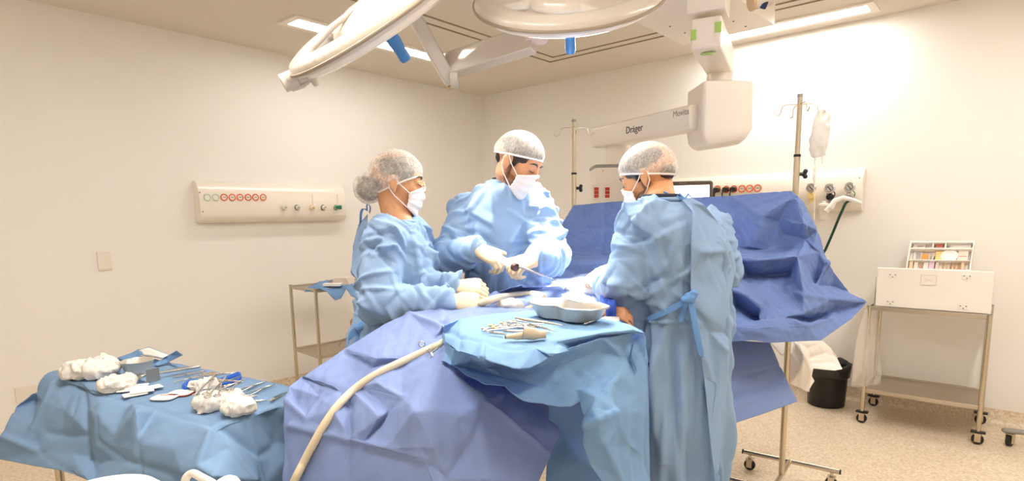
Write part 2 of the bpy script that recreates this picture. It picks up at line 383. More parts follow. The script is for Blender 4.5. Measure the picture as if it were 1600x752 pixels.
# plugs and gauges are coupled into the panel
for px, py, lb in ((1121, 297, 'black plug in the first orange socket, nearest the monitor'), (1135, 296.5, 'black plug with a thin cord in the second orange socket'), (1147, 296, 'black plug with a thin cord in the third orange socket')):
    q = WX(px, py, XF); t2 = thing('power_plug', lb, 'plug', q, 'plugs in the right wall panel')
    obj('plug_body', MB().box(q+np.array((-.025, 0, 0)), (.05, .05, .034), taper=.8), M_dark, t2, bevel=.006)
    w = .016 if px == 1121 else .006
    obj('cord', MB().tube([q+np.array((-.045, .0, -.005)), q+np.array((-.06, .012, -.03)), q+np.array((-.05, .018, -.12)), q+np.array((-.04, .02, -.5))], w, 8), M_dark, t2)
def gauge(px, py, lb, body, col):
    q = WX(px, py, XF-.05); low = WX(px, py+13, XF-.03)
    g = thing('pressure_gauge', lb, 'gauge', low, 'gauges on the right wall panel')
    x, y, z = frame_from((-1, 0, 0), UP); ax = [x, y, z]
    b = obj('dial', MB().lathe(q, [(.034, 0), (.036, .004), (.036, .022), (.031, .024), (.030, .02), (.001, .02)], 26, ax), M_tool, g)
    obj('needle', MB().box(q+z*.0225, (.005, .036, .002), [unit(x+y*.8), unit(y-x*.8), z]), M_dark, b); obj('dial_scale', MB().torus(q+z*.021, .022, .0022, ax, 20, 6), M_slot, b)
    obj('stem', MB().tube([q-z*.005-UP*.03, low], .008, 10), M_tool, g)
    obj('regulator_body', MB().lathe(low-z*.02, [(.016, 0), (.026, .01), (.026, .03), (.018, .045), (.018, .06), (.001, .062)], 18, ax), body, g)
    obj('coupling_nut', MB().tube([low-UP*.012, low-UP*.045], [.014, .012], 6), col, g)
    return low
g1 = gauge(1268, 294, 'gauge on a yellow regulator, first from the drip stand', M_yel, M_yel)
g2 = gauge(1297, 295, 'gauge above a black regulator, in the middle of the right wall panel', M_dark, M_tool)
g3 = gauge(1328, 293, 'gauge with a green-ringed outlet at the far end of the right wall panel', M_tool, M_dark)
M_green = mat('dark_green_hose', (16, 62, 46), .4)
a, b_ = WX(1321, 318, XF-.05), WX(1290, 390, XF-.06)
tag(obj('gas_hose', MB().tube([g3-UP*.03, a, a*.7+b_*.3+EX*-.01, a*.4+b_*.6, b_, b_+np.array((.05, .16, -.3)), b_+np.array((.05, .4, -.75)), (b_+np.array((.05, .42, 0)))*[1, 1, 0]+UP*.012], .0095, 10, roundcap=True), M_green), 'dark green hose hanging from the last gauge down behind the blue screen drape', 'hose')
M_clear = mat('clear_plastic', (244, 240, 232), .08, alpha=.22, spec=.6)
M_frost = mat('frosted_plastic', (240, 234, 224), .3, alpha=.45)
q = WX(1287, 329, XF-.06)
t = thing('suction_jar', 'small clear suction jar hung below the yellow regulator', 'jar', q-UP*.07)
obj('jar_body', MB().lathe(q-UP*.075, [(.03, 0), (.034, .006), (.036, .11), (.034, .112), (.030, .012)], 22, close=False), M_clear, t)
obj('jar_lid', MB().lathe(q+UP*.035, [(.038, 0), (.038, .014), (.012, .02), (.01, .035), (.001, .035)], 22), M_whitep, t)
q = WX(1318, 313, XF-.05)
w_ = [WX(1299, 324, XF-.1), WX(1304, 314, XF-.09), WX(1318, 309, XF-.08), WX(1334, 313, XF-.08), WX(1345, 317, XF-.07)]
t = thing('plastic_tubing', 'white plastic tubing draped along the right wall panel under the gauges', 'tubing', q)
obj('tubing_bend', MB().tube(w_, [.02, .019, .017, .014, .01], 12, roundcap=True), M_whitep, t)
obj('side_tube', MB().tube([w_[1], w_[1]-UP*.035+EY*.02, w_[1]-UP*.075+EY*.05], [.016, .018, .02], 12), M_whitep, t)

# ------------------------------------------------------------------ ceiling supply pendant
t = thing('ceiling_pendant', 'white ceiling equipment pendant with long arm above the right surgeon', 'equipment pendant', G(1066, 71, 2.55))
fc = G(1066, 71, 2.56); rc = G(1209, 39, 2.56); lc = G(1000, 40, 2.56)
x0, x1, y0, y1 = lc[0]-.35, fc[0], rc[1], fc[1]
plate = obj('ceiling_box', MB().box(((x0+x1)/2, (y0+y1)/2, 2.685), (x1-x0, y1-y0, .25)), M_white, t, bevel=.006)
for px, py in ((1047, 41), (1070, 51), (1132, 21), (1146, 33), (1165, 41)):
    obj('screw', MB().lathe(G(px, py, 2.56), [(.006, 0), (.005, -.004), (.001, -.004)], 10), M_slot, plate)
# offset arm under the box, running away from the lens
n0 = A(1102, 76, 2.96); n1 = A(1126, 118, 3.58); ad = unit((n1-n0)*[1, 1, 0]); asd = np.cross(ad, UP); zb = (n0[2]+n1[2])/2
ln = np.linalg.norm((n1-n0)[:2]); mid = (n0+n1)/2; mid[2] = zb+.055
obj('collar', MB().box(n0+ad*.08+UP*(2.56-n0[2]-.05), (.19, .19, .1), [ad, asd, UP]), M_white, t, bevel=.006)
arm = obj('offset_arm', MB().box(mid+UP*.02, (ln, .15, .15), [ad, asd, UP]), M_white, t, bevel=.01)
M_stk = mat('green_sticker', (168, 206, 110), .5)
e0 = n0+UP*.075
for off, sz in ((-asd*.06+ad*-.001+UP*.0, (.003, .026, .05)), (asd*.06+ad*-.001+UP*.02, (.003, .03, .05))): obj('sticker', MB().box(e0+off-ad*.002, sz, [ad, asd, UP]), M_stk, arm)
obj('sticker', MB().lathe(n0+ad*.1-UP*.0025, [(.04, 0), (.001, -.003)], 20, [ad*.7, asd, UP]), M_stk, arm)
nk = n1-ad*.05; nk[2] = zb
obj('neck', MB().lathe(nk-UP*.1, [(.075, 0), (.075, .1), (.001, .1)], 26), M_white, t)
# joint housing
hc = A(1126, 190, 3.42); hc[:2] = A(1126, 190, 3.42)[:2]
zt, zl = A(1126, 136, 3.42)[2], A(1126, 229, 3.42)[2]
hx = unit(UR+DF*.1*0); hy = np.cross(UP, hx)
def stad(w, d, r=.07, k=8):
    P = []
    for cx, cy, a0 in ((w/2-r, d/2-r, 0), (-w/2+.02, d/2-.02, 90), (-w/2+.02, -d/2+.02, 180), (w/2-r, -d/2+r, 270)):
        rr = r if cx > 0 else .02
        P += [(cx+rr*math.cos(RAD(a0+90*i/k)), cy+rr*math.sin(RAD(a0+90*i/k))) for i in range(k+1)]
    return P
W_, V_, F_ = [], [], []
b = MB(); secs = [(zt, .29), (zt-.006, .31), (zl+.09, .312), (zl+.05, .295), (zl+.02, .26), (zl, .21)]
np_ = len(stad(.3, .3))
for z, w in secs:
    for x, y in stad(w, .31*(w/.31) if w > .25 else w, .1): b.v.append(tuple(hc*[1, 1, 0]+UP*(z+(.018*x/.15 if z < zl+.06 else 0))+hx*x+hy*y))
m_ = len(secs)
b.f += [(i*np_+k, i*np_+(k+1) % np_, (i+1)*np_+(k+1) % np_, (i+1)*np_+k) for i in range(m_-1) for k in range(np_)]+[tuple(range(np_)), tuple((m_-1)*np_+k for k in range(np_))]
obj('joint_housing', b, M_white, t, smooth=40)
# swing arm
a0, a1 = A(1092, 187, 3.36), A(936, 220, 4.2); a0[2] = a1[2] = 2.0
sd = unit((a1-a0)*[1, 1, 0]); ss = np.cross(UP, sd); sl = np.linalg.norm((a1-a0)[:2])
sw = obj('swing_arm', MB().prism([(-.06, -.07), (.06, -.07), (.075, -.03), (.075, .055), (.06, .07), (-.06, .07), (-.075, .055), (-.075, -.03)], a0, ss, UP, sd, sl), M_white, t, bevel=.008)
obj('end_cap', MB().box(a1+sd*.004, (.012, .11, .1), [sd, ss, UP]), M_grey, sw, bevel=.004)
face = a0-ss*.0765 if (ss@DF) > 0 else a0+ss*.0765
fo = -ss if (ss@DF) > 0 else ss
M_ink = mat('navy_ink', (40, 44, 70), .5); M_pale = mat('pale_grey_ink', (160, 150, 138), .5)
text('maker_lettering', 'Dräger', face+sd*sl*.50+UP*-.005, -sd, UP, .062, M_ink, sw, sx=.95)
text('model_lettering', 'Movita', face+sd*sl*.07+UP*.03, -sd, UP, .05, M_pale, sw, sx=.95)
cc = A(966, 245, 4.14)
obj('column', MB().tube([cc*[1, 1, 0]+UP*1.93, cc*[1, 1, 0]+UP*1.78], [.085, .085], 26), M_white, t)
bx = A(966, 290, 4.1); zt = A(945, 258, 4.0)[2]
box = obj('supply_column', MB().box(bx*[1, 1, 0]+UP*((zt+1.05)/2), (.36, .3, zt-1.05), [UR, DF, UP]), M_white, t, bevel=.012)
obj('top_strip', MB().box(bx*[1, 1, 0]+UP*(zt-.012), (.368, .306, .022), [UR, DF, UP]), M_grey, t, bevel=.003)
fp = -DF*.152
M_red = mat('red_socket', (196, 52, 30), .4)
for px in (932, 949):
    q = A(px, 301, 3.95); q = bx+fp+UR*((q-bx)@UR)+UP*(q[2]-bx[2])
    s = obj('outlet_plate', MB().box(q, (.055, .008, .11), [UR, DF, UP]), M_face, box, bevel=.003)
for px in (932, 949):
    q = A(px, 301, 3.95); q = bx+fp+UR*((q-bx)@UR)+UP*(q[2]-bx[2])
    for k in (-1, 0, 1): obj('red_socket', MB().box(q-DF*.005+UP*k*.024, (.03, .008, .021), [UR, DF, UP]).box(q-DF*.0095+UP*k*.024, (.012, .003, .004), [UR, DF, UP]), M_red, t, bevel=.002)
for px in (931, 948):
    q = A(px, 320, 3.95); q = bx+fp+UR*((q-bx)@UR)+UP*(q[2]-bx[2]); obj('outlet_plate', MB().box(q, (.055, .008, .04), [UR, DF, UP]), M_face, box, bevel=.003)
obj('indicator', MB().lathe(bx+fp+UR*((A(942, 267, 3.95)-bx)@UR)+UP*(A(942, 267, 3.95)[2]-bx[2]), [(.006, 0), (.004, .004), (.001, .004)], 10, [UR, UP, -DF]), M_yel, box)

# ------------------------------------------------------------------ monitor
q = A(1080, 306, 3.75)
t = thing('monitor', 'flat screen monitor glowing white behind the right surgeon and the drape', 'monitor', q-UP*.5)
mx = unit(UR+DF*-.25); my = np.cross(UP, mx); MX = [mx, my, UP]
mc = A(1066, 318, 3.75)
obj('bezel', MB().box(mc, (.37, .05, .28), MX), mat('bezel_grey', (96, 84, 70), .35), t, bevel=.018, seg=3)
obj('screen', MB().box(mc-my*.026, (.325, .004, .225), MX), mat('lit_screen', (255, 255, 255), .2, emit=(255, 252, 245), estr=1.6), t)
text('maker_lettering', 'PHILIPS', mc-my*.0262+UP*.126+mx*-.0, mx, UP, .014, M_pale, t)
obj('stand', MB().tube([mc+my*.06, mc+my*.06-UP*.35, mc+my*.06-UP*(mc[2]-.06)], .025, 14).box(mc+my*.02, (.1, .06, .1), MX), M_grey, t)
obj('base', MB().lathe((mc+my*.06)*[1, 1, 0], [(.24, 0), (.24, .03), (.05, .06), (.001, .06)], 28), M_grey, t, bevel=.004)

# ------------------------------------------------------------------ drip stands
M_pole = mat('drip_pole_steel', (206, 192, 168), .28, metal=.85)
def caster(t, p, ax, r=.03, name='caster'):
    """p: floor point under the caster"""
    p = np.asarray(p, float); x, y = ax
    c = obj(name, MB().tube([p+UP*(r)-y*.011, p+UP*r+y*.011], r, 22), M_rubber, t, bevel=.004)
    obj('fork', MB().box(p+UP*(r*1.35)-y*.017, (r*1.0, .005, r*1.6), [x, y, UP]).box(p+UP*(r*1.35)+y*.017, (r*1.0, .005, r*1.6), [x, y, UP]).box(p+UP*(r*2.15), (r*1.3, .04, .006), [x, y, UP]).tube([p+UP*r*2.1, p+UP*(r*2.15+.03)], .009, 10), M_steel, c, bevel=.001)
    obj('hub', MB().tube([p+UP*r-y*.0135, p+UP*r+y*.0135], r*.4, 12), M_grey, c)
    return c
def drip_stand(lb, foot, top, joint, turn, hx, basey):
    f = np.array(foot, float); f[2] = 0
    t = thing('drip_stand', lb, 'drip stand', f, 'drip stands holding up the blue screen drape')
    b0, b1 = turn
    obj('lower_pole', MB().tube([f+UP*.1, f+UP*joint], .0145, 16), M_pole, t)
    obj('upper_pole', MB().tube([f+UP*(joint-.05), f+UP*top], .0115, 16), M_pole, t)
    obj('pole_cap', MB().tube([f+UP*(top-.004), f+UP*(top+.012)], .0125, 14), M_grey, t)
    obj('joint_collar', MB().tube([f+UP*(joint-.004), f+UP*(joint+.008)], .0165, 16), M_dark, t)
    k = f+UP*(joint-.085)
    kb = obj('clamp_knob', MB().tube([k+UR*.012, k+UR*.03], .009, 10), M_dark, t)
    g = MB()
    for i in range(3): a = i*2.1; g.ell(k+UR*.04+DF*.014*math.cos(a)+UP*.014*math.sin(a), (.011, .012, .012), n=10, m=6)
    obj('knob_grip', organic(g.ell(k+UR*.038, (.013, .012, .012), n=10, m=6), .003, 2), M_dark, kb)
    hz = f+UP*(top-.035)
    for i, ang in enumerate((0, 90, 180, 270)):
        d = hx*math.cos(RAD(ang))+np.cross(UP, hx)*math.sin(RAD(ang))
        P = [hz+d*.008, hz+d*.06, hz+d*.078-UP*.008, hz+d*.084-UP*.028]+[hz+d*(.1+.016*math.cos(RAD(180+j*30)))-UP*(.03-.018*math.sin(RAD(180+j*30))) for j in range(0, 7)]
        obj('hook', MB().tube(P, .0028, 8, roundcap=True), M_pole, t)
    ba = obj('base', MB().tube([f-b1*basey+UP*.1, f+b1*basey+UP*.1], .0125, 14), M_steel, t)
    for s in (-1, 1):
        c = f+b1*basey*s
        bar = obj('base_bar', MB().tube([c-b0*.24+UP*.1, c+b0*.24+UP*.1], .013, 14), M_steel, t)
        for e in (-1, 1):
            obj('end_plug', MB().tube([c+b0*.24*e+UP*.1, c+b0*(.247)*e+UP*.1], .014, 14), M_dark, bar)
            caster(t, c+b0*.205*e, (unit(b0), unit(b1)), .03)
    return t, f
def ppy(p):
    q = RCW.T@(np.asarray(p)-CAMP); return PCY-FOC*q[1]/-q[2]
def zat(f, y):
    lo, hi = 0., 3.
    for _ in range(40):
        m = (lo+hi)/2
        if ppy(np.asarray(f)*[1, 1, 0]+UP*m) > y: lo = m
        else: hi = m
    return lo
pf = G(1221, 742, .1); pf[2] = 0
# bar direction measured on the floor from the two far casters
b0 = unit((G(1295, 728, .1)-G(1186, 705, .1))*[1, 1, 0]); b1 = np.cross(UP, b0)
t_iv, pf = drip_stand('tall drip stand with a fluid bag, right end of the blue screen drape', pf, zat(pf, 151), zat(pf, 244), (b0, b1), unit(UR*.95-DF*.1), .2)
pl = A(897, 300, 3.5); pl[2] = 0
drip_stand('bare drip stand without a bag, left end of the blue screen drape', pl, zat(pl, 190), zat(pl, 272), (b0, b1), UR, .2)
# fluid bag on the right stand
pt = A(1281, 166, 2.9)
hk = pf+UP*(zat(pf, 151)-.035)
bx0 = hk+unit(UR*.95-DF*.1)*.105-UP*.055
t = thing('fluid_bag', 'clear fluid bag hanging from the hook of the right drip stand', 'drip bag', bx0-UP*.22, None)
M_bag = mat('soft_clear_film', (206, 200, 194), .12, alpha=.5, spec=.7, bump=.6, bscale=30)
rings = [(bx0+UP*.03, UR*.006, DF*.002), (bx0+UP*.012, UR*.03, DF*.004), (bx0-UP*.0, UR*.036, DF*.006), (bx0-UP*.05+UR*-.004, UR*.042, DF*.016), (bx0-UP*.11-UR*.008, UR*.046, DF*.022), (bx0-UP*.155-UR*.01, UR*.043, DF*.02), (bx0-UP*.185-UR*.01, UR*.034, DF*.014), (bx0-UP*.195-UR*.01, UR*.02, DF*.006)]
bag = organic(MB().loft(rings, 28, 2.6), .003, 4, lambda V, N: N*(vnoise(V*38, 3)*.005)[:, None])
obj('bag_film', bag, M_bag, t, smooth=180)
obj('fluid', organic(MB().loft([(bx0-UP*.13-UR*.008, UR*.03, DF*.012), (bx0-UP*.155-UR*.012, UR*.034, DF*.013), (bx0-UP*.18-UR*.01, UR*.028, DF*.009)], 18), .004, 3), M_clear, t)
p1 = bx0-UP*.193-UR*.022; p2 = bx0-UP*.193+UR*.012
obj('port', MB().tube([p1, p1-UP*.035], [.006, .005], 10), M_frost, t); obj('port', MB().tube([p2, p2-UP*.03], [.006, .007], 10), M_frost, t)
dc = p1-UP*.05
obj('drip_chamber', MB().lathe(dc-UP*.06, [(.003, -.012), (.004, 0), (.009, .006), (.0095, .05), (.006, .058), (.003, .066)], 14), M_frost, t)
obj('drip_line', MB().tube([p1-UP*.03, dc]+[dc-UP*.07, dc-UP*.16+UR*.006, dc-UP*.3+UR*.012, dc-UP*.45-DF*.02+UR*.01, dc-UP*.8-UR*.02], .0024, 8), M_frost, t)
# ------------------------------------------------------------------ steel trolley by the right wall
def trolley(name, lb, corners, ztop, zshelf, leg, m_top):
    """corners: four floor points in order"""
    c = [np.array((p[0], p[1], 0.)) for p in corners]; o = sum(c)/4
    t = thing(name, lb, 'trolley', o); ex, ey = unit(c[1]-c[0]), unit(c[3]-c[0]); w, d = np.linalg.norm(c[1]-c[0]), np.linalg.norm(c[3]-c[0])
    AX = [ex, ey, UP]
    for nm, z in (('top_shelf', ztop), ('lower_shelf', zshelf)):
        k = MB().box(o+UP*(z-.016), (w, d, .004), AX)
        for s in (-1, 1):
            k.box(o+UP*(z-.014)+ey*s*d/2, (w, .008, .028), AX); k.box(o+UP*(z-.014)+ex*s*w/2, (.008, d, .028), AX)
        obj(nm, k, m_top, t, bevel=.002)
    for p in c:
        l = obj('leg', MB().tube([p+UP*.085, p+UP*(ztop-.002)], leg, 16), M_steel, t)
        obj('leg_cap', MB().tube([p+UP*(ztop-.003), p+UP*(ztop+.004)], leg*1.04, 14), M_grey, l)
        cs = caster(t, p, (ex, ey), .032)
        obj('fender', MB().box(p+UP*.078, (.075, .04, .012), AX), M_dark, cs, bevel=.004)
    return t
trolley('steel_trolley', 'steel two-shelf trolley against the right wall carrying a white case', [(4.48, .675), (4.48, .05), (4.93, .05), (4.93, .675)], .815, .245, .0135, M_shelf)
# white hinged case on it
fx = 4.485
t = thing('medicine_case', 'wide white plastic case with hinges, open on the steel trolley', 'case', (4.65, .36, .815))
zt = WX(1450, 421, fx)[2]; h = zt-.816
obj('case_front', MB().box((fx+.012, .345, .816+h/2), (.02, .60, h)), M_whitep, t, bevel=.005)
obj('case_body', MB().box((fx+.19, .355, .816+.06), (.33, .6, .12)).box((fx+.35, .355, .816+.12), (.015, .6, .22)).box((fx+.19, .06, .816+.1), (.33, .012, .19)).box((fx+.19, .65, .816+.1), (.33, .012, .19)), M_whitep, t, bevel=.004)
for px, py in ((1395, 431), (1391, 473), (1511, 433), (1505, 480)):
    q = WX(px, py, fx+.001); hg = obj('hinge', MB().box(q, (.006, .046, .03)), M_whitep, t, bevel=.002)
    for dy, dz in ((-.014, .006), (.014, .006), (0, -.008)): obj('screw', MB().lathe(q+np.array((-.004, dy, dz)), [(.004, 0), (.003, .002), (.001, .002)], 8, [EY, EZ, -EX]), M_slot, hg)
q = WX(1451, 438, fx-.001)
lb_ = obj('label_panel', MB().box(q+EX*.002, (.002, .082, .062)), mat('label_paper', (240, 234, 224), .6), t)
k = MB()
for s in (-1, 1): k.box(q+np.array((.0005, s*.04, 0)), (.003, .0025, .064)).box(q+np.array((.0005, 0, s*.031)), (.003, .082, .0025))
k.box(q+EX*.0005, (.003, .06, .002), [EX, unit(EY+EZ*.5), EZ]).box(q+EX*.0005, (.003, .05, .002), [EX, unit(EY-EZ*.6), EZ])
obj('printed_lines', k, mat('faint_print', (214, 204, 190), .6), lb_)
# clear plastic sheath round case
# organiser tray leaning behind
tl, tr = WX(1424, 381, 4.86), WX(1522, 381, 4.86); bl, br = WX(1414, 424, 4.76), WX(1518, 425, 4.76)
ox = unit(tr-tl); oup = unit((tl+tr)/2-(bl+br)/2); on = np.cross(ox, oup); 
if on[0] > 0: on = -on
ow, oh = np.linalg.norm(tr-tl), np.linalg.norm((tl+tr)/2-(bl+br)/2); oc = (tl+tr+bl+br)/4; OA = [ox, oup, on]
t = thing('organiser_tray', 'white compartment tray of small medicine packs tilted up behind the case', 'tray', oc-oup*oh/2)
k = MB().box(oc-on*.03, (ow, oh*1.15, .006), OA)
for y in (-.5, .5): k.box(oc+oup*oh*y, (ow, .012, .06), OA)
for x in (-.5, .5): k.box(oc+ox*ow*x, (.008, oh*1.1, .06), OA)
k.box(oc+oup*oh*.27, (ow, .009, .05), OA).box(oc-oup*oh*.14, (ow, .006, .045), OA).box(oc+ox*-ow*.13+oup*oh*.385, (.008, oh*.23, .05), OA).box(oc+ox*ow*.07+oup*oh*.385, (.008, oh*.23, .05), OA)
obj('compartments', k, M_whitep, t, bevel=.0015)
rs = random.Random(8)
packs = [(-.36, .385, .2, .05, (226, 214, 206), 'box'), (-.34, .39, .12, .02, (206, 120, 96), 'box'), (-.03, .385, .12, .05, (196, 110, 86), 'box'), (.3, .385, .32, .045, (220, 214, 208), 'box'),
         (-.42, .1, .05, .13, (236, 232, 226), 'vial'), (-.35, .1, .05, .11, (190, 186, 190), 'vial'), (-.3, .08, .05, .14, (232, 226, 216), 'vial'), (-.24, .0, .1, .06, (232, 150, 70), 'box'), (-.14, .02, .03, .06, (150, 170, 120), 'vial'), (-.08, -.02, .06, .04, (60, 50, 46), 'vial'), (0, .06, .14, .09, (238, 204, 130), 'box'),
         (.15, .06, .0, .0, (244, 240, 234), 'roll'), (.27, .06, .03, .07, (120, 110, 100), 'vial'), (.36, .08, .16, .1, (236, 224, 210), 'box'), (.36, .04, .14, .012, (206, 110, 70), 'box'),
         (-.44, -.3, .06, .09, (236, 206, 176), 'box'), (-.36, -.32, .07, .08, (228, 216, 200), 'box'), (-.28, -.3, .05, .1, (216, 160, 130), 'vial'), (-.2, -.3, .08, .07, (232, 222, 210), 'box'), (-.11, -.31, .09, .1, (216, 190, 200), 'box'), (-.08, -.24, .04, .05, (70, 56, 60), 'vial'), (-.02, -.3, .05, .07, (226, 206, 190), 'box'),
         (.08, -.3, .04, .12, (206, 160, 90), 'vial'), (.14, -.3, .04, .11, (226, 190, 140), 'vial'), (.2, -.3, .04, .12, (190, 130, 70), 'vial'), (.26, -.3, .04, .11, (216, 170, 100), 'vial'), (.32, -.3, .04, .12, (196, 140, 80), 'vial'), (.38, -.3, .05, .09, (226, 196, 160), 'box'), (.36, -.43, .16, .02, (216, 90, 60), 'box')]
for i, (x, y, w, hh, c, kd) in enumerate(packs):
    q = oc+ox*ow*x+oup*oh*y-on*.012; m = mat('pack_%d_%d_%d' % c, c, .5)
    if kd == 'box': mb = MB().box(q, (ow*w, max(hh, .012)*.75, .03), OA); bv = .002
    elif kd == 'roll': mb = MB().lathe(q-on*.012, [(.02, 0), (.045, 0), (.047, .004), (.047, .026), (.045, .03), (.02, .03)], 26, OA); bv = 0
    else: mb = MB().lathe(q-oup*hh*.38, [(ow*w*.3, 0), (ow*w*.32, .004), (ow*w*.32, hh*.5), (ow*w*.14, hh*.58), (ow*w*.14, hh*.7), (ow*w*.2, hh*.7), (ow*w*.2, hh*.78), (.001, hh*.78)], 12, [ox, on, oup]); bv = 0
    o = obj({'box': 'medicine_box', 'vial': 'medicine_vial', 'roll': 'tape_roll'}[kd], mb, m, None, bevel=bv)
    nm = {'box': 'medicine pack', 'vial': 'little medicine vial', 'roll': 'white tape roll'}[kd]
    tone = 'white' if min(c) > 205 else ('dark' if max(c) < 100 else ('orange' if c[0]-c[2] > 110 else ('yellowish' if c[0]-c[2] > 60 else 'greyish')))
    row = 'top' if y > .27 else ('middle' if y > -.14 else 'front')
    tag(o, f'{tone} {nm} in the {row} row of the white compartment tray', 'tape' if kd == 'roll' else ('vial' if kd == 'vial' else 'pack'), f'{tone} {nm} things, {row} row of the compartment tray')
# clear film bag hanging off the trolley
V = sheet([(1352, 484, 3.86), (1371, 482, 4.0), (1374, 545, 4.05), (1378, 600, 4.05), (1352, 604, 3.95), (1330, 604, 3.86), (1336, 545, 3.83), (1345, 505, 3.83)], [(1360, 540, 3.92), (1350, 575, 3.84), (1364, 580, 3.96)], crump=.012, cs=9)
tag(obj('plastic_bag', V, mat('thin_film', (240, 234, 226), .2, alpha=.3, spec=.6), None, smooth=180, solid=.0006), 'clear plastic bag hanging at the near corner of the steel trolley', 'bag')
# waste bin
bc = G(1306, 641, 0)+DF*.14; bc[2] = 0; M_bin = mat('black_bin', (14, 13, 13), .35)
t = thing('waste_bin', 'black round waste bin with a bin liner beside the steel trolley', 'bin', bc)
obj('bin_body', MB().lathe(bc, [(.118, 0), (.125, .004), (.14, .29), (.146, .3), (.136, .3), (.12, .01), (.001, .01)], 36), M_bin, t)
b = MB(); n = 56; R_ = []
rs = np.random.RandomState(4)
ph = rs.rand(6)*6.3
for z, r, amp in ((.23, .15, .003), (.26, .152, .006), (.3, .156, .01), (.325, .158, .016), (.33, .148, .014), (.3, .134, .006), (.2, .12, .003)):
    for k2 in range(n):
        a = 2*math.pi*k2/n; w = math.sin(a*5+ph[0])*.5+math.sin(a*9+ph[1])*.3+math.sin(a*14+ph[2])*.25
        b.v.append(tuple(bc+UP*(z+(amp*w*1.1 if z > .29 else amp*w*1.3))+UR*(r+amp*.5*w)*math.cos(a)+DF*(r+amp*.5*w)*math.sin(a)))
b.f += [(i*n+k2, i*n+(k2+1) % n, (i+1)*n+(k2+1) % n, (i+1)*n+k2) for i in range(6) for k2 in range(n)]
obj('bin_liner', b, mat('liner_film', (24, 23, 23), .25, spec=.7, bump=.7, bscale=40), t, solid=.001)
# caster and tube of a stand at the right edge
q = G(1577, 697, 0)
t = thing('equipment_stand', 'grey wheeled stand leg with one caster, cut by the right edge of the picture', 'stand', q)
caster(t, q, (unit(UR+DF*.5), unit(DF-UR*.5)), .036)
cz = q+UP*.095; obj('leg', MB().tube([cz+unit(UR*-.6+DF*.5)*.03, cz, cz+(UR*.8-DF*.55)*.3+UP*.01, cz+(UR*.8-DF*.55)*.62+UP*.02], .016, 14, roundcap=True), M_grey, t)
cz2 = cz+(UR*.8-DF*.55)*.62
obj('upright', MB().tube([cz2+UP*.02, cz2+UP*.9], .018, 14), M_grey, t)
obj('leg', MB().tube([cz2+UP*.02, cz2+(UR*.9+DF*.4)*.3+UP*.01], .016, 14, roundcap=True), M_grey, t); 
q2 = (cz2+(UR*.9+DF*.4)*.27)*[1, 1, 0]; caster(t, q2, (UR, DF), .036)
# ------------------------------------------------------------------ steel trolley by the left wall
c0, c1 = A(454, 446, 4.62), A(493, 452, 4.33)
ey = unit((c0-c1)*[1, 1, 0]); ex = np.array((ey[1], -ey[0], 0)); zt2 = (c0[2]+c1[2])/2; dd = np.linalg.norm((c0-c1)[:2])
c0[2] = c1[2] = 0
tr2 = trolley('steel_trolley', 'square-legged steel trolley behind the woman, by the left wall', [c1, c1+ex*.75, c1+ex*.75+ey*dd, c1+ey*dd], zt2, .43, .013, M_shelf)
LT = (c1+c1+ex*.75+ey*dd)/2
def on_top(px, py, dz=0): return G(px, py, zt2+dz)
M_blue1 = mat('blue_wrap', (120, 160, 205), .85, translucent=.15, vary=.05)
V = sheet([(476, 457, 4.4), (482, 449, 4.46), (500, 440, 4.58), (512, 438, 4.66), (530, 440, 4.6), (552, 444, 4.45), (564, 470, 4.3), (548, 462, 4.28), (541, 451, 4.32), (537, 459, 4.29), (533, 466, 4.28), (524, 470, 4.27), (517, 463, 4.28), (511, 456, 4.29), (500, 452, 4.33)], [(515, 446, 4.5)], crump=.006, cs=12, levels=3)
tag(obj('blue_wrap', V, M_blue1, None, smooth=180, solid=.003), 'small blue wrap spread over the top of the left steel trolley', 'cloth')
def blob(c, r, ax=None, amp=.006, sc=30, vox=.004, seed=1, n=3):
    rs = np.random.RandomState(seed); b = MB(); ax = [UR, DF, UP] if ax is None else ax
    for i in range(n): b.ell(np.asarray(c)+ax[0]*r[0]*.5*rs.uniform(-1, 1)+ax[1]*r[1]*.5*rs.uniform(-1, 1), [r[0]*rs.uniform(.5, .75), r[1]*rs.uniform(.5, .75), r[2]*rs.uniform(.7, 1)], ax, 16, 10)
    b.ell(c, np.array(r)*[.9, .9, .8], ax, 18, 10)
    zmin = c[2]-r[2]*.8
    def d(V, N):
        D = N*((crumple(V, sc, seed)+.9*ridge(V*sc*.8+vnoise(V*sc, seed+3)[:, None]*.5, seed)+.5*ridge(V*sc*2.1, seed+1)+.3*vnoise(V*sc*4, seed+2))*amp)[:, None]
        W = V+D; W[:, 2] = np.maximum(W[:, 2], zmin); return W-V
    return organic(b, vox, 3, d)
M_gauze = mat('white_gauze', (230, 225, 216), .9, bump=.5, bscale=260, sheen=.2)
M_paper = mat('white_paper', (246, 242, 234), .6)
q = on_top(520, 445, .02)
tag(obj('paper_pack', MB().box(q, (.14, .06, .022), [unit(UR-DF*.1), unit(DF+UR*.1), UP]), M_paper, None, bevel=.004), 'flat white pack on the blue wrap of the left steel trolley', 'pack')
q = on_top(536, 440, .035); ax = [unit(UR-DF*.3), unit(DF+UR*.3), UP]
t = thing('paper_box', 'open crumpled paper box behind the white pack on the left steel trolley', 'box', q-UP*.035)
obj('box_shell', MB().prism([(-.08, -.03), (.09, -.03), (.06, .035), (-.05, .03)], q-ax[1]*.05, ax[0], UP, ax[1], .1), mat('tan_paper', (216, 204, 190), .7), t, bevel=.004)
obj('box_flap', MB().prism([(-.11, -.02), (-.05, -.02), (-.06, .02), (-.1, .012)], q-ax[1]*.04, ax[0], UP, ax[1], .08), mat('grey_paper', (150, 146, 142), .6), t, bevel=.003)
q = G(553, 505, .47); M_pink = mat('pink_paper', (206, 170, 150), .7)
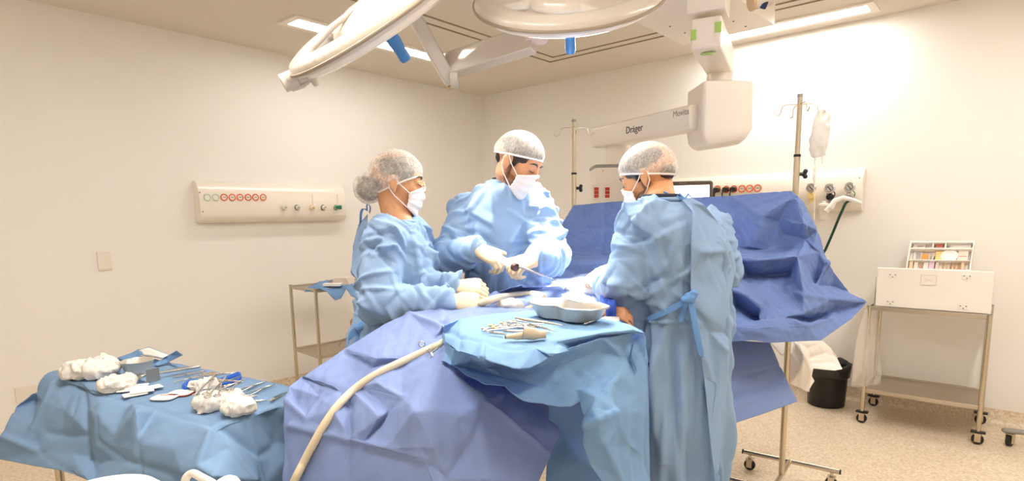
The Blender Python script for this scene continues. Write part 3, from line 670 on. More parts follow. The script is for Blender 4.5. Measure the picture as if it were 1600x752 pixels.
tag(obj('wrapped_pack', blob(q, (.07, .05, .06), None, .008, 16), M_pink, None, smooth=60), 'crumpled pink paper pack on the lower shelf of the left steel trolley', 'pack')
q = [G(530, 540, .44), G(534, 532, .45), G(545, 527, .445), G(560, 522, .44)]
tag(obj('thin_cord', MB().tube(q, .004, 8, roundcap=True), M_grey, None), 'thin grey cord lying on the lower shelf of the left steel trolley', 'cord')
# ------------------------------------------------------------------ surgical lights
M_lamp = mat('lamp_enamel', (200, 190, 176), .3, coat=.4); M_lens = mat('lamp_lens', (240, 232, 220), .12, coat=.6)
M_rim = mat('lamp_rim', (150, 134, 114), .5); M_hand = mat('blue_handle', (58, 122, 186), .35)
def lamp_head(t, c, n, up, rr=.4, spin=0., hl=1.):
    """disc of an outer ring and an inner disc tied by three spokes; n is the way it shines"""
    n = unit(n); x = unit(up-n*(up@n)); y = np.cross(n, x); ax = [x, y, -n]
    b = MB()
    sec = [(rr-.10, 0), (rr-.03, -.012), (rr-.004, -.004), (rr, .012), (rr-.012, .036), (rr-.06, .05), (rr-.10, .042)]
    k = 72
    V = [c+x*r*math.cos(2*math.pi*i/k)+y*r*math.sin(2*math.pi*i/k)-n*z for i in range(k) for r, z in sec]; m = len(sec)
    b.add(V, [(i*m+j, i*m+(j+1) % m, ((i+1) % k)*m+(j+1) % m, ((i+1) % k)*m+j) for i in range(k) for j in range(m)])
    b.lathe(c, [(.001, -.016), (.13, -.012), (.19, 0), (.195, .016), (.18, .04), (.1, .075), (.001, .085)], 48, ax)
    for i in range(3):
        a = RAD(spin+120*i); d = x*math.cos(a)+y*math.sin(a); e = np.cross(n, d)
        b.box(c+d*.245-n*.016, (.19, .15, .034), [d, e, -n])
    h = obj('lamp_head', organic(b, .0065, 3), M_lamp, t, smooth=180)
    obj('rim_seal', MB().torus(c-n*.01, rr-.001, .0065, ax, 72, 8), M_rim, h)
    g = MB()
    for i in range(36):
        a = 2*math.pi*i/36; d = x*math.cos(a)+y*math.sin(a); g.lathe(c+d*(rr-.062)+n*.0075, [(.026, -.004), (.026, .003), (.001, .004)], 16, [x, y, n])
    obj('lens', MB().torus(c+n*.006, rr-.062, .03, [x, y, n*.2], 64, 8), M_lens, h)
    s = obj('sterile_handle', MB().lathe(c+n*.012, [(.034, 0), (.036, .008), (.036, .03*hl), (.03, .034*hl), (.026, .05*hl), (.027, .09*hl), (.022, .13*hl), (.024, .16*hl), (.019, .172*hl), (.001, .172*hl)], 24, [x, y, n]), M_hand, t)
    obj('grip_collar', MB().lathe(c+n*.01, [(.039, 0), (.04, .006), (.04, .02), (.036, .024)], 24, [x, y, n]), M_hand, s)
    return ax
c1 = A(592, 26, 2.2); rgt = RCW@np.array([1, 0, 0]); upv = RCW@np.array([0, 1, 0]); fwd = RCW@np.array([0, 0, -1])
be = RAD(34); n1_ = (rgt*.57-upv*.82)*math.cos(be)+fwd*math.sin(be)
al = -(rgt*.82+upv*.57)      # along the disc towards its lower left tip
t = thing('surgical_light', 'left surgical lamp, white disc tipped steeply with a light blue handle', 'surgical lamp', c1)
axl = lamp_head(t, c1, n1_, al, .40, 60)
back = -n1_
yk = [A(452, 124, 2.16), A(470, 104, 2.14), A(492, 72, 2.12), A(520, 42, 2.1), A(560, 10, 2.1), A(600, -22, 2.12), A(640, -60, 2.16)]
obj('yoke', MB().tube(yk, [.016, .013, .010, .010, .010, .012, .02], 12), M_lamp, t)
tip = MB().tube([A(515, 92, 2.2), A(486, 110, 2.2), A(462, 122, 2.19)], [.045, .034, .03], 18).tube([A(494, 98, 2.2), A(488, 118, 2.2), A(495, 134, 2.2)], [.03, .022, .012], 14)
obj('tip_joint', organic(tip, .005, 5), M_lamp, t, smooth=180)
obj('joint_cap', MB().tube([A(463, 121, 2.19), A(441, 131, 2.18)], [.033, .034], 24), M_lamp, t, bevel=.004)
hook = [A(447, 134, 2.19), A(458, 140, 2.2), A(474, 134, 2.2), A(488, 122, 2.2)]
obj('cable_loop', MB().tube(hook, .008, 10), M_lamp, t)
mz = ZC-A(640, -60, 2.16)[2]
obj('hanger', MB().tube([A(640, -60, 2.16), A(655, -90, 2.2), A(655, -90, 2.2)*[1, 1, 0]+UP*ZC], [.028, .03, .03], 18), M_lamp, t)

c2 = A(889, -3, 2.42); n2_ = unit(-upv*.72+fwd*.7+rgt*.1)
t = thing('surgical_light', 'middle surgical lamp, white disc over the patient with dark blue handle', 'surgical lamp', c2)
lamp_head(t, c2, n2_, DF, .40, 30, 1.25)
j = A(701, 122, 2.9); a1t = A(632, 0, 2.62); a2e = A(838, 60, 2.72)
d1 = unit(a1t-j); s1 = unit(np.cross(d1, fwd)); obj('lower_arm', MB().box((j+a1t)/2+d1*.0, (.066, .06, np.linalg.norm(a1t-j)+.05), [s1, np.cross(d1, s1), d1]), M_lamp, t, bevel=.01)
obj('arm_end', MB().box(j-d1*.035, (.068, .062, .014), [s1, np.cross(d1, s1), d1]), mat('tan_plastic', (196, 164, 122), .5), t, bevel=.003)
obj('elbow_joint', MB().tube([j+rgt*.01, j+rgt*.05], .052, 26), M_lamp, t, bevel=.004)
j2 = A(703, 103, 2.9)
d2 = unit(a2e-j2); s2 = unit(np.cross(d2, fwd)); obj('upper_arm', MB().prism([(-.055, -.045), (.03, -.045), (.055, -.02), (.055, .045), (-.055, .045)], j2-d2*.02, s2, np.cross(d2, s2), d2, np.linalg.norm(a2e-j2)), M_lamp, t, bevel=.008)
obj('hub', MB().lathe(A(837, 66, 2.72), [(.001, 0), (.055, 0), (.058, .008), (.058, .12), (.03, .16), (.001, .16)], 28), mat('hub_plastic', (226, 206, 198), .35), t, bevel=.003)
hb = A(837, 60, 2.72); obj('hanger', MB().tube([hb+UP*.1, hb*[1, 1, 0]+UP*(c2[2]+.15), c2+UP*.1], [.03, .03, .03], 16).tube([hb*[1, 1, 0]+UP*(c2[2]+.12), hb*[1, 1, 0]+UP*ZC], .028, 16), M_lamp, t)
obj('mount_post', MB().tube([a1t, a1t*[1, 1, 0]+UP*ZC], .035, 16), M_lamp, t)
q = A(1190, 0, 2.6)
t = thing('ceiling_camera', 'small tan and dark swivel joint hanging at the top edge before the ceiling pendant', 'camera', q)
obj('swivel', MB().tube([q-rgt*.04-upv*.01, q+rgt*.04+upv*.01], .034, 20), M_lamp, t, bevel=.004)
obj('eye', MB().tube([q-rgt*.005-upv*.02-fwd*.005, q+rgt*.02-upv*.03-fwd*.01], .018, 16), mat('navy_glass', (28, 40, 70), .15), t, bevel=.003)
obj('swivel_collar', MB().tube([q-rgt*.052-upv*.013, q-rgt*.036-upv*.009], .036, 20), mat('tan_plastic', (196, 164, 122), .5), t, bevel=.002)
obj('drop_rod', MB().tube([q+UP*.02, q*[1, 1, 0]+UP*ZC], .014, 12), M_lamp, t)
# ------------------------------------------------------------------ drapes
M_scr = mat('screen_drape_cloth', (116, 140, 194), .8, translucent=.18, tcol=(40, 84, 190), bump=.25, bscale=420, crease=.34, cscale=5, vary=.06, vscale=14)
M_pat = mat('patient_drape_cloth', (128, 147, 194), .8, translucent=.12, tcol=(60, 96, 190), bump=.25, bscale=420, crease=.34, cscale=5, vary=.06, vscale=14)
M_may = mat('tray_drape_cloth', (146, 190, 226), .8, translucent=.34, tcol=(0, 112, 220), bump=.25, bscale=420, crease=.36, cscale=6, vary=.05, vscale=14)
M_tab = mat('table_drape_cloth', (130, 162, 196), .85, translucent=.16, tcol=(30, 110, 180), bump=.25, bscale=420, crease=.32, cscale=5, vary=.06, vscale=14)
# tall screen drape between the drip stands
scr = sheet(
    [(896, 321, 3.46), (960, 315, 3.36), (1050, 311, 3.22), (1140, 306, 3.08), (1236, 299, 2.93), (1247, 306, 2.90), (1266, 335, 2.94), (1277, 360, 2.95), (1292, 408, 2.96), (1303, 426, 2.97), (1326, 456, 2.98), (1354, 473, 3.0),
     (1331, 498, 2.93), (1283, 532, 2.72), (1203, 536, 2.64), (1172, 532, 2.62), (1143, 534, 2.6), (1100, 528, 2.6), (1050, 490, 2.7), (985, 452, 2.95), (930, 446, 3.08), (856, 446, 3.08), (864, 400, 3.38), (870, 390, 3.42), (877, 356, 3.44), (886, 338, 3.45)],
    [(1215, 345, 2.98), (1225, 365, 3.0), (1060, 370, 3.22), (1270, 385, 2.93), (1245, 345, 2.9), (1275, 440, 2.98), (1300, 447, 3.0), (1150, 440, 2.82), (1172, 455, 2.78), (1205, 455, 2.86), (1165, 500, 2.7), (1100, 470, 2.75), (1120, 495, 2.7)],
    [[(878, 357, 3.43), (920, 356, 3.37), (975, 356, 3.29), (1045, 354, 3.2), (1150, 348, 3.02)], [(943, 318.5, 3.385), (945, 356, 3.33), (940, 398, 3.32)], [(866, 399, 3.4), (940, 400, 3.3), (1000, 402, 3.2)], [(866, 410, 3.2), (940, 407, 3.1), (985, 410, 3.05)],
     [(1241, 308, 2.9), (1190, 338, 2.93), (1172, 387, 2.98)], [(1241, 308, 2.9), (1222, 340, 2.96), (1238, 349, 2.9), (1256, 350, 2.86), (1249, 322, 2.88)],
     [(1152, 386, 3.03), (1200, 391, 3.0), (1240, 387, 2.99), (1258, 374, 2.97), (1256, 350, 2.86)], [(1157, 404, 2.86), (1180, 407, 2.84), (1222, 403, 2.86), (1246, 392, 2.94)], [(1166, 430, 2.98), (1200, 431, 2.98), (1232, 428, 2.97)],
     [(1258, 374, 2.97), (1246, 400, 2.86), (1256, 462, 2.76)], [(1258, 374, 2.97), (1280, 395, 2.95), (1292, 412, 2.93)], [(1226, 447, 2.9), (1238, 456, 2.84), (1256, 462, 2.76)], [(1256, 462, 2.76), (1275, 447, 2.93), (1292, 412, 2.93)],
     [(1256, 462, 2.76), (1300, 467, 2.9), (1354, 473, 3.0)], [(1196, 477, 2.78), (1190, 500, 2.68), (1230, 495, 2.7), (1267, 502, 2.88), (1300, 487, 2.95), (1354, 473, 3.0)], [(1188, 503, 2.66), (1259, 509, 2.7), (1300, 497, 2.86)],
     [(1143, 510, 2.62), (1190, 512, 2.62), (1259, 509, 2.7)], [(1143, 453, 2.76), (1165, 462, 2.74), (1188, 480, 2.72), (1186, 500, 2.8), (1150, 478, 2.84)], [(1200, 440, 2.9), (1222, 462, 2.86), (1256, 490, 2.72)]],
    levels=5, conv=lambda x, y, t: A(x, y, t-.06-.17*min(1, max(0, (x-896)/330))), crump=.012, cs=10, seed=3)
tag(obj('screen_drape', scr, M_scr, None, smooth=180, solid=.002), 'deep blue drape hung as a tall screen between the two drip stands', 'drape')
# big drape over patient and table
pat = sheet(
    [(815, 448, 2.45), (848, 445, 2.62), (870, 437, 2.85), (930, 425, 2.95), (990, 440, 2.8), (1040, 470, 2.7), (1050, 520, 2.6), (1040, 700, 2.5), (900, 690, 2.0), (875, 681, 1.74), (842, 752, 1.6), (760, 1100, 1.5), (640, 1100, 1.42), (443, 1100, 1.62), (443, 752, 1.70), (445, 660, 1.76), (446, 625, 1.8), (452, 605, 1.84), (472, 590, 1.9), (540, 545, 2.0), (600, 508, 2.09), (640, 489, 2.11), (690, 480, 2.13), (740, 470, 2.24), (775, 456, 2.4)],
    [(800, 462, 2.5), (850, 462, 2.45), (890, 466, 2.3), (700, 492, 2.1), (760, 484, 2.12), (830, 484, 2.2), (620, 530, 1.95), (660, 510, 2.02), (590, 560, 1.82), (520, 640, 1.66), (600, 700, 1.5), (500, 700, 1.64), (720, 650, 1.52), (800, 660, 1.64), (820, 720, 1.6), (900, 560, 2.0), (960, 560, 2.1), (590, 600, 1.68), (680, 700, 1.44), (470, 640, 1.77)],
    [[(690, 545, 1.78), (668, 600, 1.6), (648, 642, 1.47), (655, 700, 1.44), (680, 760, 1.41)], [(700, 535, 1.84), (712, 587, 1.66), (760, 627, 1.6), (857, 708, 1.67)], [(760, 627, 1.6), (741, 685, 1.52), (698, 747, 1.43)], [(712, 587, 1.66), (820, 600, 1.84), (875, 640, 1.85)],
     [(453, 666, 1.74), (546, 687, 1.58), (663, 718, 1.44)], [(552, 612, 1.71), (546, 687, 1.58), (541, 752, 1.55)], [(473, 589, 1.88), (533, 611, 1.76), (548, 640, 1.68)], [(562, 604, 1.76), (628, 621, 1.6)], [(540, 552, 1.98), (580, 575, 1.84), (628, 560, 1.82)], [(593, 654, 1.555), (570, 690, 1.56), (610, 640, 1.6)],
     [(640, 489, 2.11), (690, 510, 1.98), (700, 535, 1.84)], [(680, 528, 1.93), (705, 515, 1.9), (690, 505, 2.02)], [(790, 455, 2.55), (850, 450, 2.6), (905, 448, 2.55), (945, 462, 2.4)], [(870, 470, 2.3), (905, 475, 2.24), (945, 492, 2.2)], [(446, 625, 1.8), (480, 655, 1.72), (500, 620, 1.78)]],
    levels=5, crump=.012, cs=7, seed=8)
flap = sheet(
    [(1150, 532, 2.66), (1203, 536, 2.68), (1216, 566, 2.63), (1231, 597, 2.57), (1246, 628, 2.53), (1195, 646, 2.46), (1147, 662, 2.40), (1120, 674, 2.37), (1040, 700, 2.3), (1055, 560, 2.5)],
    [(1170, 575, 2.58), (1185, 620, 2.5), (1130, 600, 2.48), (1205, 600, 2.57)], [[(1110, 600, 2.5), (1170, 585, 2.56), (1222, 570, 2.61)], [(1118, 630, 2.44), (1180, 610, 2.52), (1238, 598, 2.56)], [(1122, 560, 2.58), (1132, 640, 2.40), (1147, 662, 2.40)]],
    levels=4, crump=.003, cs=8, seed=4)
P_dr = tag(obj('patient_drape', join([pat, flap]), M_pat, None, smooth=180, solid=.002), 'huge periwinkle blue drape over the patient, sloping down towards the foreground', 'drape')
# covered instrument tray stand
TZ = 1.115
may = sheet(
    [(695, 509, -TZ), (720, 499, -TZ), (770, 491, -TZ), (830, 486, -TZ), (900, 491, -TZ), (950, 500, -TZ), (985, 508, -TZ), (1008, 521, -1.105),
     (975, 526, -1.075), (942, 533, -1.065), (901, 546, -1.06), (875, 552, 1.475), (860, 558, 1.455), (845, 567, 1.44), (828, 575, 1.41), (811, 580, 1.395), (785, 570, 1.41), (759, 563, 1.44), (735, 554, 1.5), (712, 546, 1.58), (697, 535, 1.72), (694, 520, 1.84)],
    [(760, 510, -TZ), (830, 510, -TZ), (900, 505, -TZ), (730, 518, -TZ), (820, 530, -TZ), (870, 520, -TZ)],
    [[(697, 517, 1.85), (717, 525, -TZ), (757, 536, -TZ), (800, 546, -TZ), (835, 544, -TZ), (870, 534, -TZ), (930, 523, -TZ), (992, 517, -TZ)], [(757, 536, -TZ), (752, 560, 1.43)], [(717, 525, -TZ), (716, 546, 1.57)], [(835, 544, -TZ), (811, 580, 1.395)], [(870, 534, -TZ), (862, 556, 1.43)]],
    levels=4, crump=.004, cs=12, seed=5)
low = sheet(
    [(694, 516, 1.87), (698, 535, 1.74), (712, 546, 1.60), (735, 552, 1.6), (759, 559, 1.56), (785, 564, 1.53), (811, 570, 1.52), (845, 560, 1.55), (880, 546, 1.58), (942, 529, 1.66), (1004, 517, -1.1), (1009, 528, 1.76), (1008, 560, 1.74), (1010, 646, 1.70), (1006, 714, 1.68), (1014, 752, 1.66), (1025, 1050, 1.6),
     (950, 1050, 1.5), (940, 752, 1.52), (921, 725, 1.53), (912, 695, 1.54), (911, 650, 1.56), (906, 628, 1.58), (890, 637, 1.55), (841, 631, 1.52), (818, 626, 1.5), (800, 617, 1.5), (789, 605, 1.53), (760, 600, 1.56), (736, 592, 1.6), (706, 571, 1.66), (690, 561, 1.7), (697, 550, 1.76), (692, 535, 1.82)],
    [(900, 585, 1.63), (760, 578, 1.64), (985, 560, 1.72), (990, 620, 1.66), (985, 700, 1.62), (940, 690, 1.49), (960, 740, 1.52), (925, 640, 1.53)],
    [[(736, 572, 1.68), (789, 588, 1.61), (850, 603, 1.58), (900, 606, 1.59), (945, 592, 1.62)], [(780, 575, 1.66), (820, 586, 1.62), (880, 566, 1.64), (940, 545, 1.69)], [(990, 528, 1.77), (975, 560, 1.70), (950, 598, 1.58), (930, 620, 1.545), (911, 650, 1.56)], [(950, 598, 1.58), (963, 645, 1.53), (975, 690, 1.58), (1006, 714, 1.68)], [(912, 665, 1.52), (935, 656, 1.49), (963, 645, 1.53)], [(1008, 560, 1.74), (995, 590, 1.69), (983, 560, 1.73)], [(963, 645, 1.53), (950, 700, 1.49), (970, 752, 1.53)]],
    levels=4, crump=.01, cs=10, seed=6)
bk = sheet([(700, 500, 2.05), (830, 485, 2.03), (1004, 516, 1.80), (1012, 560, 1.86), (1016, 760, 1.85), (1020, 1000, 1.85), (850, 1000, 1.78), (853, 752, 1.77), (857, 635, 1.76), (800, 600, 1.78), (740, 585, 1.8), (705, 560, 1.88), (697, 520, 1.98)], [(900, 620, 1.76), (900, 720, 1.73), (880, 680, 1.78), (925, 690, 1.8)], [], levels=3, crump=.006, cs=8, seed=7)
tS = thing('instrument_stand', 'tray stand under a light blue sterile cover holding instruments and a kidney dish', 'tray stand', G(850, 520, .0))
obj('cover_top', may, M_may, tS, smooth=180, solid=.0018); obj('cover_skirt', low, M_may, tS, smooth=180, solid=.0018); obj('cover_back', bk, M_may, tS, smooth=180, solid=.0018)
ct = (G(760, 512, 1.08)+G(940, 516, 1.08))/2; tx = unit((G(940, 516, 1.08)-G(760, 512, 1.08))*[1, 1, 0]); ty = np.cross(UP, tx)
obj('tray', MB().box(ct*[1, 1, 0]+UP*1.09, (.5, .3, .02), [tx, ty, UP]), M_shelf, tS, bevel=.004)
pf_ = ct*[1, 1, 0]+tx*.2-ty*.0
obj('post', MB().tube([pf_+UP*.06, pf_+UP*1.08], .016, 16), M_steel, tS)
ba = obj('base', MB().tube([pf_-tx*.5+UP*.075, pf_+tx*.05+UP*.075], .016, 14).tube([pf_-ty*.22+UP*.075, pf_+ty*.22+UP*.075], .016, 14), M_steel, tS)
for q in (pf_-ty*.2, pf_+ty*.2, pf_-tx*.47): caster(tS, q, (tx, ty), .028)
# left instrument table
LZ = .822
tab = sheet(
    [(68, 585, -LZ), (99, 577, -LZ), (150, 566, -LZ), (215, 556, -LZ), (260, 565, -LZ), (312, 576, -LZ), (378, 589, -LZ), (452, 604, -LZ), (470, 620, 2.1), (470, 700, 2.05), (470, 900, 2.0), (420, 900, 1.76), (350, 900, 1.62), (200, 900, 1.75), (170, 800, 1.85), (150, 757, 1.9), (121, 744, 1.96), (93, 735, 2.05), (56, 729, 2.14), (0, 718, 2.26), (-14, 700, 2.3), (3, 682, 2.27), (21, 641, 2.36), (55, 613, 2.42)],
    [(100, 640, 2.22), (115, 590, -LZ), (230, 600, -LZ), (300, 620, -LZ), (380, 610, -LZ), (200, 600, -LZ), (180, 680, 1.94), (270, 700, 1.74), (60, 690, 2.22), (110, 710, 2.08), (170, 720, 1.94), (430, 690, 1.98), (420, 650, 1.97), (285, 740, 1.67)],
    [[(68, 585, -LZ), (84, 592, -LZ), (126, 602, -LZ), (140, 611, -LZ), (165, 618, -LZ), (205, 628, -LZ), (245, 640, -LZ), (290, 656, -LZ), (330, 667, -LZ), (338, 668, -LZ), (390, 652, -LZ), (442, 633, -LZ), (452, 604, -LZ)], [(84, 592, -LZ), (68, 630, 2.30), (50, 668, 2.26)], [(21, 641, 2.36), (50, 668, 2.22), (75, 677, 2.21), (100, 680, 2.15), (140, 681, 2.06)], [(55, 613, 2.42), (58, 625, 2.44), (21, 641, 2.36)],
     [(126, 604, -.81), (112, 650, 2.12), (100, 680, 2.13)], [(131, 606, -.812), (136, 640, 2.13), (140, 681, 2.07), (146, 715, 2.03)], [(142, 614, -.815), (148, 645, 2.01), (152, 690, 1.97)], [(60, 706, 2.17), (101, 732, 2.03), (130, 746, 1.91)], [(3, 682, 2.27), (60, 706, 2.17)],
     [(212, 641, 1.88), (214, 690, 1.84), (218, 727, 1.80), (225, 800, 1.76)], [(152, 690, 1.97), (185, 712, 1.90), (218, 727, 1.80), (262, 738, 1.73), (330, 745, 1.63)], [(328, 672, 1.735), (309, 728, 1.66), (300, 780, 1.66)], [(338, 668, -LZ), (363, 698, 1.76)], [(363, 698, 1.76), (404, 752, 1.74)],
     [(345, 669, 1.80), (400, 716, 1.86), (425, 700, 1.95), (445, 660, 2.0)], [(400, 716, 1.86), (412, 760, 1.84)]],
    levels=4, crump=.007, cs=9, seed=9)
tT = thing('instrument_table', 'blue draped instrument table covered with gauze and tools at the far left', 'table', G(250, 620, 0)*[1, 1, 0])
obj('table_drape', tab, M_tab, tT, smooth=180, solid=.002)
q = [G(100, 592, .8), G(225, 570, .8), G(430, 608, .8), G(330, 655, .8)]
ccn = sum(q)/4
k = MB(); qq = [ccn+(p-ccn)*.93 for p in q]
k.add([p-UP*.0 for p in qq]+[p-UP*.03 for p in qq], [(0, 1, 2, 3), (7, 6, 5, 4), (0, 4, 5, 1), (1, 5, 6, 2), (2, 6, 7, 3), (3, 7, 4, 0)])
obj('table_top', k, M_shelf, tT)
lg = [G(93, 740, .4)*[1, 1, 0]]+[p*[1, 1, 0] for p in qq[1:]]
for p in lg:
    l = obj('leg', MB().tube([p+UP*.05, p+UP*.77], .016, 14), M_steel, tT); caster(tT, p, (UR, DF), .03)
# sheet hanging below the screen
M_sheet = mat('white_sheet', (246, 240, 232), .85, translucent=.1, crease=.12, cscale=6)
sh = sheet([(1204, 536, 3.02), (1240, 534, 3.05), (1285, 533, 3.12), (1298, 545, 3.14), (1308, 560, 3.12), (1316, 577, 3.08), (1304, 579, 3.05), (1271, 576, 3.05), (1268, 588, 3.05), (1272, 596, 3.05), (1262, 612, 2.98), (1258, 611, 2.96), (1235, 600, 2.95), (1232, 568, 2.96), (1237, 553, 2.96), (1220, 555, 2.98)],
           [(1290, 560, 3.12), (1250, 560, 2.93)], [[(1240, 534, 3.0), (1256, 556, 2.9), (1266, 580, 2.94), (1262, 612, 2.98)], [(1246, 540, 2.97), (1252, 575, 2.9), (1250, 606, 2.96)], [(1264, 560, 3.1), (1290, 552, 3.12), (1304, 556, 3.13)], [(1268, 568, 3.08), (1300, 566, 3.12)], [(1256, 556, 2.9), (1262, 545, 3.08), (1280, 538, 3.1)]], levels=4, crump=.003, cs=12, seed=12)
tag(obj('white_sheet', sh, M_sheet, None, smooth=180, solid=.003), 'white bed sheet hanging out below the blue screen drape above the bin', 'sheet')
# ------------------------------------------------------------------ people
M_skA = mat('olive_skin', (214, 158, 116), .5, vary=.05, vscale=40, bump=.08, bscale=220)
M_skB = mat('tan_skin', (206, 150, 112), .5, vary=.05, vscale=40, bump=.08, bscale=220)
M_skC = mat('warm_skin', (210, 152, 106), .5, vary=.05, vscale=40, bump=.08, bscale=220)
M_hair = mat('dark_brown_hair', (46, 34, 27), .6, bump=.6, bscale=180)
M_hairb = mat('brown_hair', (78, 58, 44), .6, bump=.6, bscale=180)
M_gown = mat('surgical_gown_cloth', (148, 177, 211), .85, translucent=.14, tcol=(50, 120, 210), bump=.25, bscale=420, crease=.3, cscale=9, vary=.04, vscale=14)
M_tie = mat('gown_tie_cloth', (104, 150, 206), .85)
M_scrub = mat('dark_scrub_cloth', (44, 48, 62), .85)
M_glove = mat('latex_glove', (222, 202, 170), .5, bump=.12, bscale=160)
M_knit = mat('knit_cuff', (226, 220, 208), .9, bump=.6, bscale=300)
M_knitg = mat('grey_knit_cuff', (128, 122, 116), .9, bump=.6, bscale=300)
M_mask = mat('mask_paper', (244, 236, 232), .8, bump=.15, bscale=300, translucent=.1)
def net_mat(name, base):
    m = mat(name, (236, 230, 222), .8, translucent=0); nt = m.node_tree; N = nt.nodes; L = nt.links; b = N['Principled BSDF']
    tc = N.new('ShaderNodeTexCoord'); wv = N.new('ShaderNodeTexNoise'); wv.inputs['Scale'].default_value = 120; wv.inputs['Detail'].default_value = 3; wv.inputs['Distortion'].default_value = 1.2
    vo = N.new('ShaderNodeTexVoronoi'); vo.feature = 'DISTANCE_TO_EDGE'; vo.inputs['Scale'].default_value = 62
    mp = N.new('ShaderNodeMapping'); mp.inputs['Scale'].default_value = (1, 1, .45)
    L.new(tc.outputs['Object'], mp.inputs['Vector']); L.new(mp.outputs['Vector'], vo.inputs['Vector']); L.new(tc.outputs['Object'], wv.inputs['Vector'])
    r = N.new('ShaderNodeValToRGB'); e = r.color_ramp.elements; e[0].position = 0; e[0].color = (.1, .1, .1, 1); e[1].position = .14; e[1].color = (0, 0, 0, 1)
    L.new(vo.outputs['Distance'], r.inputs['Fac'])
    r2 = N.new('ShaderNodeValToRGB'); e = r2.color_ramp.elements; e[0].position = .4; e[0].color = (base, base, base, 1); e[1].position = .75; e[1].color = (base+.3,)*3+(1,)
    L.new(wv.outputs['Fac'], r2.inputs['Fac'])
    ad = N.new('ShaderNodeMath'); ad.operation = 'ADD'; ad.use_clamp = True
    L.new(r.outputs['Color'], ad.inputs[0]); L.new(r2.outputs['Color'], ad.inputs[1]); L.new(ad.outputs[0], b.inputs['Alpha'])
    return m
M_net = net_mat('bouffant_net', .3)
def head_axes(f, roll=0.):
    f = unit(f); l = unit(np.cross(UP, f)); u = np.cross(f, l)
    if roll: l, u = l*math.cos(roll)+u*math.sin(roll), u*math.cos(roll)-l*math.sin(roll)
    return [f, l, u]
def head_prims(b, c, ax, k=1.):
    f, l, u = ax; P = lambda x, y, z: c+(f*x+l*y+u*z)*k
    E_ = lambda x, y, z, r, a=ax: b.ell(P(x, y, z), np.array(r)*k, a, 22, 14)
    E_(-.012, 0, .035, (.098, .077, .09)); E_(.03, 0, .0, (.066, .066, .085)); E_(.03, 0, -.05, (.058, .054, .062)); E_(.06, 0, -.09, (.028, .026, .024))
    E_(.07, 0, .04, (.03, .056, .032)); E_(.066, .034, -.022, (.026, .024, .026)); E_(.066, -.034, -.022, (.026, .024, .026))
    b.tube([P(.086, 0, .03), P(.1, 0, .008), P(.113, 0, -.016), P(.106, 0, -.026)], [.009*k, .01*k, .0135*k, .012*k], 12, roundcap=True)
    E_(.1, .011, -.024, (.011, .008, .008)); E_(.1, -.011, -.024, (.011, .008, .008))
    b.tube([P(.088, -.022, -.062), P(.096, 0, -.06), P(.088, .022, -.062)], [.006*k, .0085*k, .006*k], 10, roundcap=True)
    b.tube([P(.086, -.02, -.071), P(.093, 0, -.072), P(.086, .02, -.071)], [.006*k, .008*k, .006*k], 10, roundcap=True)
    for s in (-1, 1):
        E_(.083, s*.032, .012, (.014, .017, .012))      # eyelid over the eyeball
        ea = [unit(f*.95-l*s*.3), unit(l*s), u]; ea[1] = unit(np.cross(u, ea[0]))
        b.ell(P(-.006, s*.083, -.002), np.array((.019, .007, .033))*k, ea, 16, 10); b.ell(P(-.002, s*.08, -.03), np.array((.01, .006, .012))*k, ea, 12, 8)
        b.torus(P(-.009, s*.087, .002), .015*k, .0042*k, [ea[0], u, ea[1]], 20, 8, ry=.027*k)
    return P
def hand_prims(b, w, x, dors, side, curl=(30, 30, 30, 30), k=1., thumb=(.55, .75, -.35), spread=4, tcurl=12):
    """w wrist, x towards the fingers, dors back of the hand; side +1 puts the thumb towards y = dors x x"""
    x = unit(x); z = unit(dors-x*(dors@x)); y = np.cross(z, x)*side
    P = lambda a, c, d: w+(x*a+y*c+z*d)
    r = lambda v: v*k
    b.loft([(P(-.03, 0, 0), y*r(.028), z*r(.021)), (P(0, 0, 0), y*r(.029), z*r(.02)), (P(.03, .001, 0), y*r(.037), z*r(.019)), (P(.065, .002, .002), y*r(.042), z*r(.017)), (P(.09, .002, .002), y*r(.041), z*r(.0145)), (P(.1, .002, -.001), y*r(.036), z*r(.011))], 24, 2.4)
    b.ell(P(.035, .026, -.009), [r(.03), r(.018), r(.017)], [x, y, z], 16, 10)
    for i, (yo, L_, rr) in enumerate(((.030, (.040, .025, .022), .0092), (.010, (.044, .028, .024), .0096), (-.010, (.041, .026, .023), .0092), (-.028, (.032, .020, .020), .0082))):
        p = P(.09-.004*(i == 3), yo, .002); d = unit(x+y*math.tan(RAD((1.5-i)*spread))); Q = [p-d*.012, p]; R_ = [r(rr)*1.05, r(rr)*1.08]; a = 0
        for j, (ln, fr) in enumerate(zip(L_, (.8, 1.1, .75))):
            a += RAD(curl[i]*fr); e = unit(d*math.cos(a)-z*math.sin(a)); q = Q[-1]+e*ln
            Q += [Q[-1]+e*ln*.5, q]; R_ += [r(rr)*(.97-.09*j), r(rr)*(1.0-.1*j)]
        b.tube(Q, R_, 12, roundcap=True)
    p = P(.022, .030, -.008); d = unit(x*thumb[0]+y*thumb[1]+z*thumb[2]); Q = [p-d*.01, p]; R_ = [r(.0135), r(.0135)]
    a = 0
    for ln, rr in ((.042, .0125), (.032, .0108), (.026, .0088)):
        a += RAD(tcurl); e = unit(d+x*math.tan(a)*.9); Q.append(Q[-1]+e*ln); R_.append(r(rr))
    b.tube(Q, R_, 12, roundcap=True)
